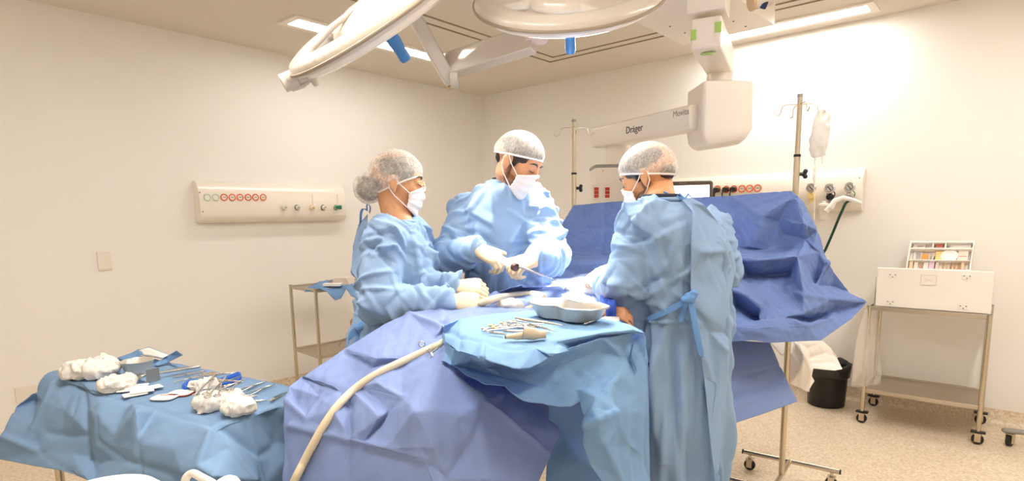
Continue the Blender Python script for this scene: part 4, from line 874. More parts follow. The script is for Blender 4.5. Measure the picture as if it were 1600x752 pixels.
def limb(b, pts, rad, n=18, sub=4):
    """smooth tapering limb through joints"""
    P = [np.asarray(p, float) for p in pts]; Q = [P[0]]; R_ = [rad[0]]
    for i in range(len(P)-1):
        p0, p1, p2, p3 = P[max(i-1, 0)], P[i], P[i+1], P[min(i+2, len(P)-1)]
        for s in range(1, sub+1):
            t = s/sub
            Q.append(.5*((2*p1)+(p2-p0)*t*.6+(2*p0-5*p1+4*p2-p3)*t*t*0+((p1*-2+p2*2)-(p2-p0)*.6)*t)+0 if False else p1*(1-t)+p2*t)
            R_.append(rad[i]*(1-t)+rad[i+1]*t)
    b.tube(Q, R_, n, roundcap=True)
def cap(parent, c, ax, tilt=.42, sc_=(1, 1, 1), bun=None, seed=0, phimax=1.72):
    phimax = 1.9 if bun is not None else phimax
    f, l, u = ax; a = unit(u-f*tilt); ff = unit(f-a*(f@a)); o = c+u*.028-f*.008; n, m = 96, 22; b = MB(); rs = np.random.RandomState(seed); ph = rs.rand(4)*6
    for j in range(m+1):
        t = j/m; p = phimax*t
        for i in range(n):
            th = 2*math.pi*i/n; pl = math.sin(14*th+ph[0])*.5+math.sin(23*th+ph[1])*.35+math.sin(37*th+ph[2])*.25
            k = 1+.022*pl*t**1.5+.012*math.sin(5*th+ph[3])*t
            if t > .9: k *= 1-.75*(t-.9)
            b.v.append(tuple(o+a*.112*sc_[2]*math.cos(p)*k+(ff*.116*sc_[0]*math.cos(th)+l*.094*sc_[1]*math.sin(th))*math.sin(p)*k))
    b.f += [(j*n+i, j*n+(i+1) % n, (j+1)*n+(i+1) % n, (j+1)*n+i) for j in range(m) for i in range(n)]
    me = b.mesh('c')
    if bun is not None:
        q, r = bun
        V = arr(me); 
        me = organic(MB().add(V, [tuple(p.vertices) for p in me.polygons]+[tuple((m*n+i) for i in range(n))]).ell(q, r, ax, 24, 14), .0055, 5, lambda V, N: N*(ridge(V*[28, 28, 40], seed)*.0035)[:, None])
    o_ = obj('bouffant_cap', me, M_net, parent, smooth=180)
    R_ = [Vector(b.v[m*n+i]) for i in range(n)]
    obj('elastic_band', MB().tube([np.array(p) for p in R_], .004, 8, closed=True), M_mask, o_)
    # pleats gathered over the forehead
    g = MB()
    return o_
def mask(parent, c, ax, k=1.):
    f, l, u = ax; P = lambda x, y, z: c+(f*x+l*y+u*z)*k; b = MB(); n, m = 33, 18
    def pos(s, t):      # s -1..1 across, t 0..1 downwards
        th = s*1.22; w = math.cos(th)
        zt, zb = .004-.034*abs(s)**1.4, -.128+.038*abs(s)**1.6
        z = zt+(zb-zt)*t
        x = .016+.092*w**.75+.012*math.exp(-((s/.22)**2))*math.exp(-(((t-.25)/.3)**2))-.03*max(0, t-.55)**1.4*2*w+.003*math.sin(t*math.pi*7)*w
        return P(x, .077*math.sin(th), z)
    for j in range(m):
        for i in range(n): b.v.append(tuple(pos(-1+2*i/(n-1), j/(m-1))))
    b.f += [(j*n+i, j*n+i+1, (j+1)*n+i+1, (j+1)*n+i) for j in range(m-1) for i in range(n-1)]
    o = obj('face_mask', b, M_mask, parent, smooth=180, solid=.002)
    for s in (-1, 1):
        obj('ear_loop', MB().tube([pos(s, .03), P(.015, s*.083, .0), P(-.012, s*.09, .03), P(-.026, s*.088, .012), P(-.024, s*.086, -.02), P(.0, s*.083, -.05), pos(s, .97)], .0022, 8), M_mask, o)
    obj('nose_wire', MB().tube([pos(s*.45, .02)+f*.002 for s in (-1, -.6, -.25, 0, .25, .6, 1)], .0025, 8), M_mask, o)
    return o
def face_bits(parent, c, ax, hairm, beard=False):
    f, l, u = ax; P = lambda x, y, z: c+f*x+l*y+u*z
    for s in (-1, 1):
        obj('eyebrow', MB().tube([P(.098, s*.014, .033), P(.099, s*.028, .04), P(.09, s*.042, .039), P(.08, s*.05, .033)], [.0032, .004, .0034, .0015], 8, roundcap=True), hairm, parent)
        obj('eyelash', MB().tube([P(.0965, s*.019, .006), P(.0985, s*.028, .0035), P(.096, s*.038, .004), P(.088, s*.046, .008)], [.0012, .0021, .0021, .001], 8, roundcap=True), M_hair, parent)
    if beard:
        b = MB()
        for s in (-1, 1): b.ell(P(.004, s*.064, -.03), (.014, .008, .045), ax, 16, 10); b.ell(P(.026, s*.052, -.066), (.034, .012, .026), ax, 16, 10)
        b.ell(P(.05, 0, -.088), (.03, .046, .022), ax, 18, 10)
        obj('beard', organic(b, .004, 3), mat('stubble', (122, 84, 60), .8, bump=.5, bscale=400), parent, smooth=180)
def hair(parent, c, ax, m, long=0.):
    f, l, u = ax; P = lambda x, y, z: c+f*x+l*y+u*z; b = MB()
    b.ell(P(-.006, 0, .046), (.1, .08, .074), ax, 26, 16); b.ell(P(-.062, 0, .0), (.042, .058, .04), ax, 20, 12)
    if long: b.ell(P(-.11, 0, -.03), (.052, .055, .053), ax, 18, 12)
    if not long:
        for s in (-1, 1): b.ell(P(.02, s*.07, .02), (.016, .009, .034), ax, 12, 8)
    return obj('hair', organic(b, .005, 4, lambda V, N: N*(ridge(V*[60, 60, 25], 3)*.0015)[:, None]), m, parent, smooth=180)
def folds(V, N, strokes):
    """tent-shaped folds: (point, along, across, length, width, height)"""
    D = np.zeros(len(V))
    for p, d, e, L_, w, h in strokes:
        q = V-p; r2 = (q*q).sum(1); ix = np.nonzero(r2 < (L_+w*2.)**2)[0]
        if not len(ix): continue
        q = q[ix]; al = np.abs(q@d)/L_; sd = q@e; hgt = np.abs(q@np.cross(d, e))
        prof = np.where(sd > 0, 1-sd/w, 1+sd/(w*.45))
        D[ix] += h*np.clip(prof, 0, 1)*np.clip(1-al**2, 0, 1)*np.clip(1.6-hgt/.07, 0, 1)
    return D
def gown_disp(seed, arms, base, amp=1.0):
    def d(V, N):
        rs = np.random.RandomState(seed); st = []
        segs = [(a[i], a[i+1]) for a in arms for i in (0, 1)]
        for k in range(380):
            i = rs.randint(len(V)); p, n = V[i], N[i]; best = 9; ax_ = None; ft = 0
            for a, c in segs:
                t = np.clip((p-a)@(c-a)/((c-a)@(c-a)), 0, 1); r = np.linalg.norm(p-a-(c-a)*t)
                if r < best: best, ax_, ft = r, unit(c-a), t
            if best < .115:
                ci = unit(np.cross(n, ax_)); al = unit(np.cross(ci, n)); m = rs.uniform(-.9, .9); dd = unit(ci+al*m); L_ = rs.uniform(.05, .1); w = rs.uniform(.014, .032); h = rs.uniform(.009, .018)
            else:
                if p[2] < 1.0: dd = np.array([rs.normal()*.12, rs.normal()*.12, 1.]); L_ = rs.uniform(.18, .42); w = rs.uniform(.03, .06); h = rs.uniform(.009, .02)
                else: dd = np.array([rs.normal()*.5, rs.normal()*.5, 1.*rs.choice([1, .5])]); L_ = rs.uniform(.07, .18); w = rs.uniform(.02, .045); h = rs.uniform(.008, .015)
            dd = unit(dd-n*(dd@n)); e = np.cross(n, dd)*rs.choice([-1, 1]); st.append((p, dd, e, L_, w, h*amp*rs.choice([1, 1, -.8])))
        for z in (1.34, 1.06, .8, .55): st += [(np.array([V[i][0], V[i][1], z]), unit(np.cross(N[i], UP)), UP, .16, .009, .0035) for i in [int(np.argmin(np.abs(V[:, 2]-z)+rs.rand(len(V))*.02)) for _ in range(5)]]
        D = folds(V, N, st)
        D += .007*amp*crumple(V, 7, seed)+.003*crumple(V, 18, seed+3)
        return N*D[:, None]
    return d
def build_person(label, hc, hf, hroll, torso, base, tf, arms, skin, hairm, seed, beard=False, bun=False, cap_tilt=.42, cap_sc=(1, 1, 1), neck=None, phimax=1.72, collar=True, cuffs=(None, None), hem=.3):
    """torso: rings (z, forward, sideways, half width, half depth); arms: (shoulder, elbow, wrist, hand direction, back of hand, side, curls)"""
    ax = head_axes(hf, hroll); tf = unit(tf); ts = unit(np.cross(UP, tf)); bxy = np.array(base)*[1, 1, 0]
    ring = lambda z, fo, so, sw, fd: (bxy+tf*fo+ts*so+UP*z, ts*sw, tf*fd)
    b = MB(); head_prims(b, hc, ax)
    nb = bxy+tf*torso[0][1]+ts*torso[0][2]+UP*torso[0][0]
    f, l, u = ax
    b.tube([hc-f*.025+u*-.0, hc-f*.022-u*.05, (hc-f*.02-u*.07)*.45+nb*.55, nb, nb-UP*.05], [.058, .056, .056, .062, .08], 22)
    inner = [ring(z, fo, so, sw-.028, max(fd-.028, .05)) for z, fo, so, sw, fd in torso[:-2]]
    b.loft(inner, 30, 2.3)
    for a in arms: limb(b, a[:3], [.05, .042, .02]); hand_prims(b, a[2], a[3], a[4], a[5], a[6], .8, *(a[7:8] or ()))
    hz = torso[-2][0]
    for s in (-1, 1):
        h = bxy+ts*s*.09+tf*torso[-2][1]; limb(b, [h+UP*.95, h+UP*.5, h+UP*.09], [.085, .062, .042]); b.ell(h+tf*.05+UP*.05, (.11, .04, .04), [tf, ts, UP], 16, 10)
    o = obj('person', organic(b, .0055, 4), skin, None, smooth=180); tag(o, label, 'person')
    g = MB()
    g.loft([ring(*r) for r in torso], 40, 2.35)
    for a in arms: limb(g, [a[0], a[1], a[1]*.12+a[2]*.88], [.088, .078, .056], 22)
    for a in arms: g.ell(a[0], (.088, .088, .085))
    gw = obj('gown', organic(g, .007, 10, gown_disp(seed, arms, base)), M_gown, o, smooth=180)
    k0 = torso[0]; kr = [ring(k0[0]+.002, k0[1], k0[2], k0[3]*.98, k0[4]*.98)]
    cpts = [kr[0][0]+kr[0][1]*math.cos(2*math.pi*i/40)+kr[0][2]*math.sin(2*math.pi*i/40) for i in range(40)]
    obj('neck_binding', MB().tube(cpts, .008, 10, closed=True), M_gown, gw)
    if collar: obj('scrub_collar', MB().tube([p*.88+kr[0][0]*.12+UP*.012 for p in cpts], .009, 10, closed=True), M_scrub, o)
    for s in (-1, 1):
        h = bxy+ts*s*.09+tf*torso[-2][1]
        tb = MB(); limb(tb, [h+UP*.9, h+UP*.5, h+UP*.11], [.1, .085, .075]); obj('trousers', tb, M_scrub, o)
        obj('shoe', organic(MB().ell(h+tf*.055+UP*.045, (.125, .047, .042), [tf, ts, UP]).box(h+tf*.05+UP*.012, (.22, .08, .02), [tf, ts, UP]), .006, 4), M_whitep, o, smooth=180)
    for i, a in enumerate(arms):
        hb = MB(); hand_prims(hb, a[2], a[3], a[4], a[5], a[6], 1.06, *(a[7:8] or ()))
        ud = unit(a[2]-a[1]); xh = unit(a[3]); hb.loft([(a[2]-ud*.05, *(v*.037 for v in frame_from(ud)[:2])), (a[2]-ud*.02, *(v*.036 for v in frame_from(ud)[:2])), (a[2]+xh*.0, *(v*.03 for v in frame_from(xh)[:2]))], 24)
        gl = obj('glove', organic(hb, .0028, 3, lambda V, N: N*(crumple(V, 60, seed)*.0011)[:, None]), M_glove, o, smooth=180)
        obj('rolled_edge', MB().torus(a[2]-ud*.048, .038, .0035, list(frame_from(ud)), 30, 8), M_glove, gl)
        obj('knit_cuff', organic(MB().tube([a[1]*.22+a[2]*.78, a[2]-ud*.06, a[2]-ud*.035], [.046, .038, .034], 24), .004, 2, lambda V, N: N*(ridge(V*30, 2)*.0015)[:, None]), cuffs[i] or M_knit, gw, smooth=180)
    hr = hair(o, hc, ax, hairm, .1 if bun else 0)
    cap(o, hc, ax, cap_tilt, cap_sc, (hc-f*.112-u*.03, (.062, .066, .064)) if bun else None, seed, phimax)
    mask(o, hc, ax); face_bits(o, hc, ax, hairm, beard)
    return o, gw, ax, ring
def zof(y, t): return EYE-(y-339)*t/FOC
# the woman on the left, turned to the right
hW = A(620, 288, 2.42)
bW = A(612, 400, 2.42)
shR, elR, wrR = A(602, 372, 2.27), A(592, 474, 2.2), A(706, 472, 2.17)
shL, elL, wrL = A(640, 365, 2.53), A(648, 448, 2.4), A(712, 449, 2.25)
pW, gW, axW, rW = build_person('woman in blue gown, bun under a net cap, masked, seen in profile facing right', hW, UR*.97+DF*.12-UP*.13, 0,
    [(1.435, .035, 0, .078, .07), (1.405, .03, 0, .13, .095), (1.36, .025, 0, .175, .115), (1.27, .025, 0, .195, .15), (1.12, .02, 0, .19, .15), (.98, -.01, 0, .2, .16), (.7, -.02, 0, .24, .2), (hem_ := .32, -.02, 0, .27, .23)],
    bW, UR*.93+DF*.3, [(shR, elR, wrR, UR*1+DF*.02-UP*.06, UP*.7-DF*.7, 1, (42, 46, 50, 54)), (shL, elL, wrL, UR*.98-DF*.1+UP*.02, UP*.8-DF*.6, -1, (50, 55, 58, 60))], M_skA, M_hairb, 21, bun=True, cap_tilt=.55, collar=False, cuffs=(M_knit, M_knitg))
# the man in the middle, bent over the patient
hM = A(808, 256, 2.5)
bM = A(785, 400, 2.73)
pM, gM, axM, rM = build_person('man in blue gown between the other two, looking down, lit by the lamp', hM, UR*.80-DF*.42-UP*.52, -.04,
    [(1.60, .1, -.01, .085, .08), (1.565, .09, 0, .15, .1), (1.5, .07, 0, .2, .13), (1.4, .06, 0, .215, .15), (1.25, .06, 0, .205, .15), (1.1, .04, 0, .2, .145), (.8, .0, 0, .22, .19), (.32, -.02, 0, .25, .22)],
    bM, UR*.5-DF*.86, [(A(735, 330, 2.68), A(700, 404, 2.55), A(745, 388, 2.36), UR*.82-DF*.2-UP*.46, UP*.75-DF*.6+UR*.2, 1, (46, 48, 50, 52)), (A(838, 332, 2.6), A(862, 402, 2.5), A(840, 404, 2.28), -UR*.75-DF*.45-UP*.2, UP*.8-DF*.35+UR*.2, -1, (58, 60, 62, 62))], M_skB, M_hair, 33, beard=True, cap_tilt=.3, phimax=1.56)
# the man on the right, from behind
hR = A(1014, 279, 2.26)
bR = A(1066, 420, 2.22)
pR, gR, axR, rR = build_person('man in blue gown seen from behind on the right, head turned down to the left', hR, -UR*.76+DF*.45-UP*.36, 0,
    [(1.50, .03, .09, .08, .078), (1.475, .02, .085, .13, .1), (1.42, .015, .06, .185, .125), (1.32, .0, .02, .2, .145), (1.15, 0, 0, .185, .14), (.98, 0, 0, .175, .14), (.7, 0, .02, .19, .165), (.3, 0, .04, .2, .18)],
    bR, -UR*.5+DF*.87, [(A(998, 356, 2.18), A(976, 446, 2.13), A(945, 440, 2.33), -UR*.45+DF*.85+UP*.15, UP*.8-UR*.5, -1, (35, 38, 40, 44)), (A(1108, 362, 2.32), A(1132, 418, 2.3), A(1080, 440, 2.52), -UR*.7+DF*.6, UP, 1, (35, 38, 40, 44))], M_skC, M_hair, 45, beard=True, cap_tilt=.45, cap_sc=(1, 1.02, 1))
# ------------------------------------------------------------------ ties, flap and belt of the gowns
def strip(pts, w, up, name, parent, m=M_tie, th=.002):
    b = MB(); P = [np.asarray(p) for p in pts]; n = len(P); e = unit(up)
    for i, p in enumerate(P):
        t = unit(P[min(i+1, n-1)]-P[max(i-1, 0)]); s = unit(e-t*(e@t)); b.v += [tuple(p-s*w/2), tuple(p), tuple(p+s*w/2)]
    b.f = [(i*3+k, i*3+k+1, i*3+k+4, i*3+k+3) for i in range(n-1) for k in (0, 1)]
    o = obj(name, b, m, parent, smooth=180, solid=th)
    o.modifiers.new('s', 'SUBSURF').render_levels = 2
    return o
bR_ = bvh_of(gR)
def fl(x, y, t): p = surf(bR_, x, y, .0, 2.1); return p-unit(ray(x, y))*t
flapR = sheet([(1066, 313, .012), (1080, 309, .014), (1100, 320, .02), (1124, 350, .022), (1145, 390, .025), (1150, 420, .03), (1139, 470, .03), (1142, 520, .035), (1136, 600, .04), (1128, 680, .045), (1122, 752, .05), (1125, 900, .05), (1108, 900, .03), (1112, 752, .03), (1109, 680, .03), (1100, 590, .028), (1092, 530, .025), (1081, 478, .02), (1079, 440, .02), (1080, 380, .022), (1082, 330, .024)],
    [(1120, 420, .025), (1115, 500, .03), (1118, 600, .035)], [[(1082, 318, .03), (1110, 400, .03), (1128, 450, .03)], [(1081, 478, .02), (1110, 520, .04), (1120, 600, .045), (1117, 752, .05)], [(1095, 394, .03), (1140, 392, .03)], [(1095, 545, .03), (1138, 548, .04)]], levels=4, conv=fl, crump=.003, cs=14, seed=31)
obj('back_flap', flapR, M_gown, gR, smooth=180, solid=.0025)
P = lambda x, y, o=.02: surf(bR_, x, y, o, 2.1)
strip([P(1010, 500, .012), P(1030, 492, .014), P(1052, 482, .016), P(1072, 470, .03)], .022, UP, 'belt', gR)
kn = P(1078, 466, .035)
obj('belt_knot', organic(MB().ell(kn, (.024, .014, .02), [UR, DF, UP]).ell(kn+UR*.012+UP*.014, (.016, .012, .014), [UR, DF, UP]).ell(kn-UR*.016-UP*.004, (.016, .012, .01), [UR, DF, UP]), .003, 2, lambda V, N: N*(ridge(V*60, 3)*.002)[:, None]), M_tie, gR, smooth=180)
strip([kn, kn+UR*.01-UP*.05-DF*.01, P(1088, 520, .04), P(1097, 560, .05)], .024, UR, 'belt_tail', gR); strip([kn, kn-UR*.02-UP*.03, P(1068, 490, .02), P(1062, 505, .02)], .02, UR, 'belt_tail', gR)
nk = P(1070, 312, .03)
obj('neck_tie', MB().tube([P(1038, 300, .02), P(1046, 304, .025), P(1056, 310, .02), nk], .0035, 8, roundcap=True).tube([nk, nk+UR*-.02+UP*.022, nk+UR*-.03+UP*.012, nk], .004, 8).tube([nk, nk+UR*.012+UP*.02, nk+UR*.028+UP*.004, nk], .004, 8).ell(nk, (.01, .009, .01), [UR, DF, UP]), M_tie, gR)
# woman: ties at the back of the gown
bW_ = bvh_of(gW)
q = A(574, 330, 2.45)
strip([q, A(568, 324, 2.46), A(563, 332, 2.47), A(564, 352, 2.47), A(560, 375, 2.48)], .02, DF+UR*.3, 'neck_tie', gW, M_tie); strip([q, A(572, 317, 2.45), A(580, 322, 2.44), A(577, 334, 2.44)], .012, DF+UR*.3, 'neck_tie', gW, M_tie)
gs = sheet([(574, 335, 2.47), (560, 352, 2.5), (552, 385, 2.5), (549, 425, 2.46), (560, 440, 2.4), (575, 380, 2.42)], [], [[(566, 350, 2.46), (556, 400, 2.47)]], levels=4, crump=.004, cs=14, seed=35)
obj('back_edge', gs, M_gown, gW, smooth=180, solid=.003)
kn = A(566, 512, 2.33)
strip([kn, A(556, 516, 2.33), A(546, 526, 2.34), A(544, 537, 2.34)], .03, UP+UR*.4, 'belt_tail', gW); strip([kn, A(562, 522, 2.33), A(560, 534, 2.33), A(563, 543, 2.33)], .03, UR, 'belt_tail', gW)
obj('belt_knot', organic(MB().ell(kn, (.03, .02, .022), [UR, DF, UP]).ell(kn+UR*.03-UP*.01, (.03, .02, .03), [UR, DF, UP]), .004, 2, lambda V, N: N*(ridge(V*45, 3)*.004)[:, None]), M_tie, gW, smooth=180)
# glasses
f, l, u = axW; Q = lambda x, y, z: hW+f*x+l*y+u*z
gg = MB()
for s in (-1, 1): gg.torus(Q(.112, s*.032, .008), .024, .0009, [l, u, f], 24, 6, ry=.018).tube([Q(.112, s*.056, .014), Q(.06, s*.075, .016), Q(-.0, s*.083, .014)], .0014, 6)
gg.tube([Q(.112, -.008, .01), Q(.116, 0, .013), Q(.112, .008, .01)], .0014, 6)
gl_ = obj('glasses', gg, M_gold, pW)
obj('lens', MB().lathe(Q(.112, -.032, .008), [(.024, 0), (.001, .0008)], 20, [l, u*.75, f]).lathe(Q(.112, .032, .008), [(.024, 0), (.001, .0008)], 20, [l, u*.75, f]), mat('spectacle_lens', (250, 250, 250), .05, alpha=.06, spec=.8), gl_)
# ------------------------------------------------------------------ patient and operating table
b = MB()
Sd = lambda u_, d_, z: S(u_, d_, z)
b.loft([(Sd(.05, 2.1, .99), UR*.13, UP*.07), (Sd(.2, 2.35, 1.0), UR*.17, UP*.095), (Sd(.45, 2.7, 1.0), UR*.18, UP*.1), (Sd(.6, 2.93, 1.0), UR*.17, UP*.08)], 24)
limb(b, [Sd(.6, 2.9, .98), Sd(.72, 3.1, 1.0)], [.06, .055]); b.ell(Sd(.78, 3.18, 1.03), (.085, .105, .09), [UR, DF, UP])
limb(b, [Sd(.0, 2.1, .97), Sd(-.2, 1.95, .95), Sd(-.3, 1.9, .92)], [.08, .06, .05]); limb(b, [Sd(.12, 2.05, .97), Sd(.05, 1.9, .97), Sd(.0, 1.85, .97)], [.08, .06, .045])
wp, ep = A(936, 484, 2.12), Sd(.3, 2.3, 1.03)
limb(b, [Sd(.62, 2.7, 1.0), ep, wp], [.05, .04, .03], 16); hand_prims(b, wp+UR*.0, UR*.8-DF*.2-UP*.12, -DF*.6+UP*.75, -1, (40, 45, 48, 52), .74, (.5, .8, .1))
pt_ = obj('person', organic(b, .006, 4), M_skB, None, smooth=180); tag(pt_, 'patient lying under the drape, only a bare hand showing beside the kidney dish', 'person')
cf = sheet([(938, 462, 2.2), (950, 462, 2.2), (962, 470, 2.08), (963, 488, 2.06), (960, 506, 2.06), (945, 506, 2.1), (938, 490, 2.18)], [(950, 482, 2.07)], levels=3, crump=.004, cs=14)
obj('arm_wrap', cf, mat('navy_wrap', (28, 62, 150), .85), pt_, smooth=180, solid=.003)
t = thing('operating_table', 'operating table hidden under the large blue drape', 'table', Sd(.35, 2.5, 0))
ta = unit(Sd(.95, 1.35, 0)); tb_ = np.array((-ta[1], ta[0], 0)); TA = [ta, tb_, UP]; oc_ = Sd(.34, 2.48, 0)
obj('mattress', MB().box(oc_+UP*.84, (1.3, .3, .07), TA), M_dark, t, bevel=.02, seg=3); obj('table_frame', MB().box(oc_+UP*.775, (1.3, .28, .05), TA), M_shelf, t, bevel=.006)
obj('column', MB().box(oc_+UP*.4, (.26, .24, .7), TA), M_steel, t, bevel=.02); obj('base', MB().box(oc_+UP*.05, (.8, .36, .1), TA, taper=.9), M_grey, t, bevel=.02)
# ------------------------------------------------------------------ suction hose, cannula, bits on the drape
bP = bvh_of(P_dr); D_ = lambda x, y, o=.016: surf(bP, x, y, o, 2.0)
M_hose = mat('beige_hose', (226, 212, 180), .4)
def spline(P, k=6):
    P = [np.asarray(p) for p in P]; Q = []
    for i in range(len(P)-1):
        p0, p1, p2, p3 = P[max(i-1, 0)], P[i], P[i+1], P[min(i+2, len(P)-1)]
        for s in range(k): t = s/k; Q.append(.5*(2*p1+(p2-p0)*t+(2*p0-5*p1+4*p2-p3)*t*t+(3*p1-p0-3*p2+p3)*t**3))
    return Q+[P[-1]]
hp = [A(752, 474, 2.15), A(770, 468, 2.16), D_(790, 463), D_(815, 460), D_(838, 460), D_(850, 466), D_(848, 473), D_(836, 479)]
hp2 = [G(800, 492, 1.07), G(750, 505, 1.05), G(712, 522, 1.045), D_(688, 538, .02), D_(672, 545, .018), D_(640, 560), D_(610, 574), D_(580, 590), D_(552, 610), D_(528, 634), D_(508, 662), D_(492, 690), D_(475, 722), D_(458, 756), D_(440, 800, .02)-DF*.03, D_(430, 900, .02)-DF*.06]
hs = spline(hp+hp2); nh = len(spline(hp))
tag(obj('suction_hose', MB().tube(hs, [.0135 if i < nh else .0118 for i in range(len(hs))], 16, roundcap=True), M_hose), 'long beige hose looping from the woman\'s hands and down the front of the drape', 'hose')
q = D_(664, 541, .02)
t = thing('towel_clamp', 'steel ring-handled clamp pinning the beige hose to the drape beside the tray', 'clamp', q)
obj('ring', MB().torus(D_(661, 540, .022)-UR*.004+UP*.004, .0105, .0022, [UR, UP*.9-DF*.4, DF], 24, 8), M_tool, t); obj('shaft', MB().tube([D_(666, 544, .03), D_(674, 552, .028), D_(684, 545, .03)], .0028, 8, roundcap=True).tube([D_(668, 547, .03), D_(690, 534, .035)], .0035, 8, roundcap=True), M_tool, t); obj('jaw', MB().tube([D_(674, 552, .026), D_(676, 557, .012), D_(672, 560, .004)], [.003, .0024, .001], 8), M_tool, t)
for q, r, lb in ((D_(798, 478, .02), (.055, .035, .028), 'white gauze pad inside the loop of the beige hose'),):
    tag(obj('gauze_pad', blob(q, r, None, .005, 22, .004, 3), M_gauze, None, smooth=50), lb, 'gauze')
hR_ = A(778, 402, 2.27); tipc = A(806, 418, 2.2)
t = thing('aspirator_handle', 'clear syringe-like handle with a brown end in the middle man\'s right hand', 'syringe', hR_)
dh = unit(tipc-hR_)
obj('barrel', MB().tube([hR_-dh*.05, tipc-dh*.012], [.014, .0135], 18), M_frost, t); obj('end_ring', MB().tube([tipc-dh*.014, tipc+dh*.004], [.0165, .016], 18), mat('brown_rubber', (78, 48, 36), .5), t, bevel=.002)
c0, c1_ = A(812, 417, 2.2), A(902, 451, 2.3)
t = thing('cannula', 'thin steel cannula in the middle man\'s left hand pointing into the lit site', 'cannula', c0)
obj('tube', MB().tube([c0*.6+c1_*.4, c1_], .0022, 8, roundcap=True), M_tool, t); obj('grip', MB().tube([c0, c0*.6+c1_*.4], [.006, .004], 10, roundcap=True), M_tool, t)
for i, (q, lb) in enumerate(((D_(903, 452, .012), 'bright white gauze at the lit operating site, left of the glove'), (D_(925, 456, .012), 'bright white gauze at the lit operating site, under the glove'))):
    tag(obj('gauze_pad', blob(q, (.05, .04, .018), None, .005, 26, .004, 7+i), M_gauze, None, smooth=50), lb, 'gauze')
# ------------------------------------------------------------------ instruments
def hemostat(lb, a, b_, z, spread=.022, mr=None, mj=None, cat='clamp', name='clamp', group=None, rr=.0115):
    """ring handles at a, jaw tips at b, lying at height z"""
    a, b_ = np.array(a), np.array(b_); a[2] = b_[2] = z; d = unit(b_-a); s = np.cross(UP, d); L_ = np.linalg.norm(b_-a); jn = a+d*L_*.62+UP*.004
    mr = mr or M_tool; mj = mj or M_tool
    t = thing(name, lb, cat, (a+b_)/2, group)
    for k in (-1, 1):
        ra = a+s*k*spread*.8+d*.012+UP*.003
        r = obj('ring_handle', MB().torus(ra, rr, .0022, [d, s, UP], 22, 8, ry=rr*.8), mr, t)
        obj('shank', MB().tube([ra+d*rr, a+d*L_*.4+s*k*spread*.45+UP*.004, jn+s*k*.001], [.0022, .0025, .003], 8), mj, t)
        obj('jaw', MB().tube([jn-s*k*.001, jn+d*L_*.2-s*k*.0018-UP*.001, b_-s*k*.001+UP*.002], [.0032, .0024, .0012], 8, roundcap=True), mj, t)
    obj('pivot', MB().lathe(jn-UP*.004, [(.004, 0), (.0045, .002), (.0045, .008), (.001, .009)], 12), mj, t)
    return t
def forceps(lb, a, b_, z, w=.009, m=None, name='forceps', group=None, z2=None):
    a, b_ = np.array(a), np.array(b_); a[2] = z; b_[2] = z2 if z2 is not None else z; d = unit(b_-a); s = np.cross(UP, d); L_ = np.linalg.norm(b_-a)
    t = thing(name, lb, 'forceps', (a+b_)/2, group)
    for k in (-1, 1): obj('blade', MB().tube([a+UP*.004, a+d*L_*.25+s*k*w*.7+UP*.004, a+d*L_*.6+s*k*w*.6+UP*.004, b_+s*k*.002+UP*.003], [.0035, .004, .003, .001], 8, flat=.45, hint=s, roundcap=True), m or M_tool, t)
    obj('heel', MB().tube([a-d*.004+UP*.004, a+d*.02+UP*.004], .004, 8, roundcap=True), m or M_tool, t)
    return t
zt_ = LZ+.006
g_ = lambda x, y, dz=0: G(x, y, zt_+dz)
# gauze heaps on the left table
for (x, y, w, dp, h, lb, sd) in ((146, 577, .108, .07, .042, 'largest white gauze heap at the far left end of the blue instrument table', 1), (182, 599, .066, .05, .03, 'white gauze heap in front of the steel bowl on the instrument table', 2), (322, 603, .05, .042, .026, 'white gauze wad beside the blue strap on the instrument table', 3),
                               (322, 630, .05, .042, .028, 'white gauze wad under the ring-handled clamps at the table front', 4), (374, 637, .06, .046, .03, 'white gauze wad nearest the right front corner of the instrument table', 5), (350, 625, .05, .04, .026, 'white gauze wad in the middle between the two front gauze wads', 6)):
    tag(obj('gauze_wad', blob(g_(x, y, h*.75), (w, dp, h), None, .013 if w > .07 else .0095, 24 if w > .07 else 34, .0045, sd, 5), M_gauze, None, smooth=50), lb, 'gauze')
# bowl
q = g_(217, 585)
t = thing('steel_bowl', 'small round steel bowl between the gauze and the retractor', 'bowl', q)
obj('bowl_wall', MB().lathe(q, [(.001, 0), (.04, 0), (.046, .004), (.058, .055), (.062, .058), (.063, .06), (.06, .0605), (.056, .056), (.044, .007), (.001, .004)], 40, close=False), mat('dish_steel', (214, 208, 198), .3, metal=.5), t)
# retractor
a, b_ = g_(311, 573, .012), g_(236, 585, .02)
t = thing('retractor', 'large steel retractor with a long handle and a curved flat blade', 'retractor', (a+b_)/2)
d = unit(b_-a)
obj('handle', MB().tube([a, a*.6+b_*.4, a*.2+b_*.8, b_], [.009, .0085, .006, .006], 14, flat=.8, roundcap=True), M_tool, t)
s_ = np.cross(UP, d); bl_ = MB()
for i in range(9):
    k = i/8; c = b_+d*(.02+.05*k-.03*k*k)*1.2+UP*(.004-.03*k*k+.004*k); bl_.v += [tuple(c-s_*.022), tuple(c+s_*.022)]
bl_.f = [(2*i, 2*i+1, 2*i+3, 2*i+2) for i in range(8)]
obj('blade', bl_, M_tool, t, smooth=180, solid=.002)
c = g_(240, 596); obj('cross_blade', MB().box(c+UP*.026-d*.0, (.052, .0025, .05), [unit(d+s_*.2), unit(s_-d*.2), UP]), M_shelf, t, bevel=.001)
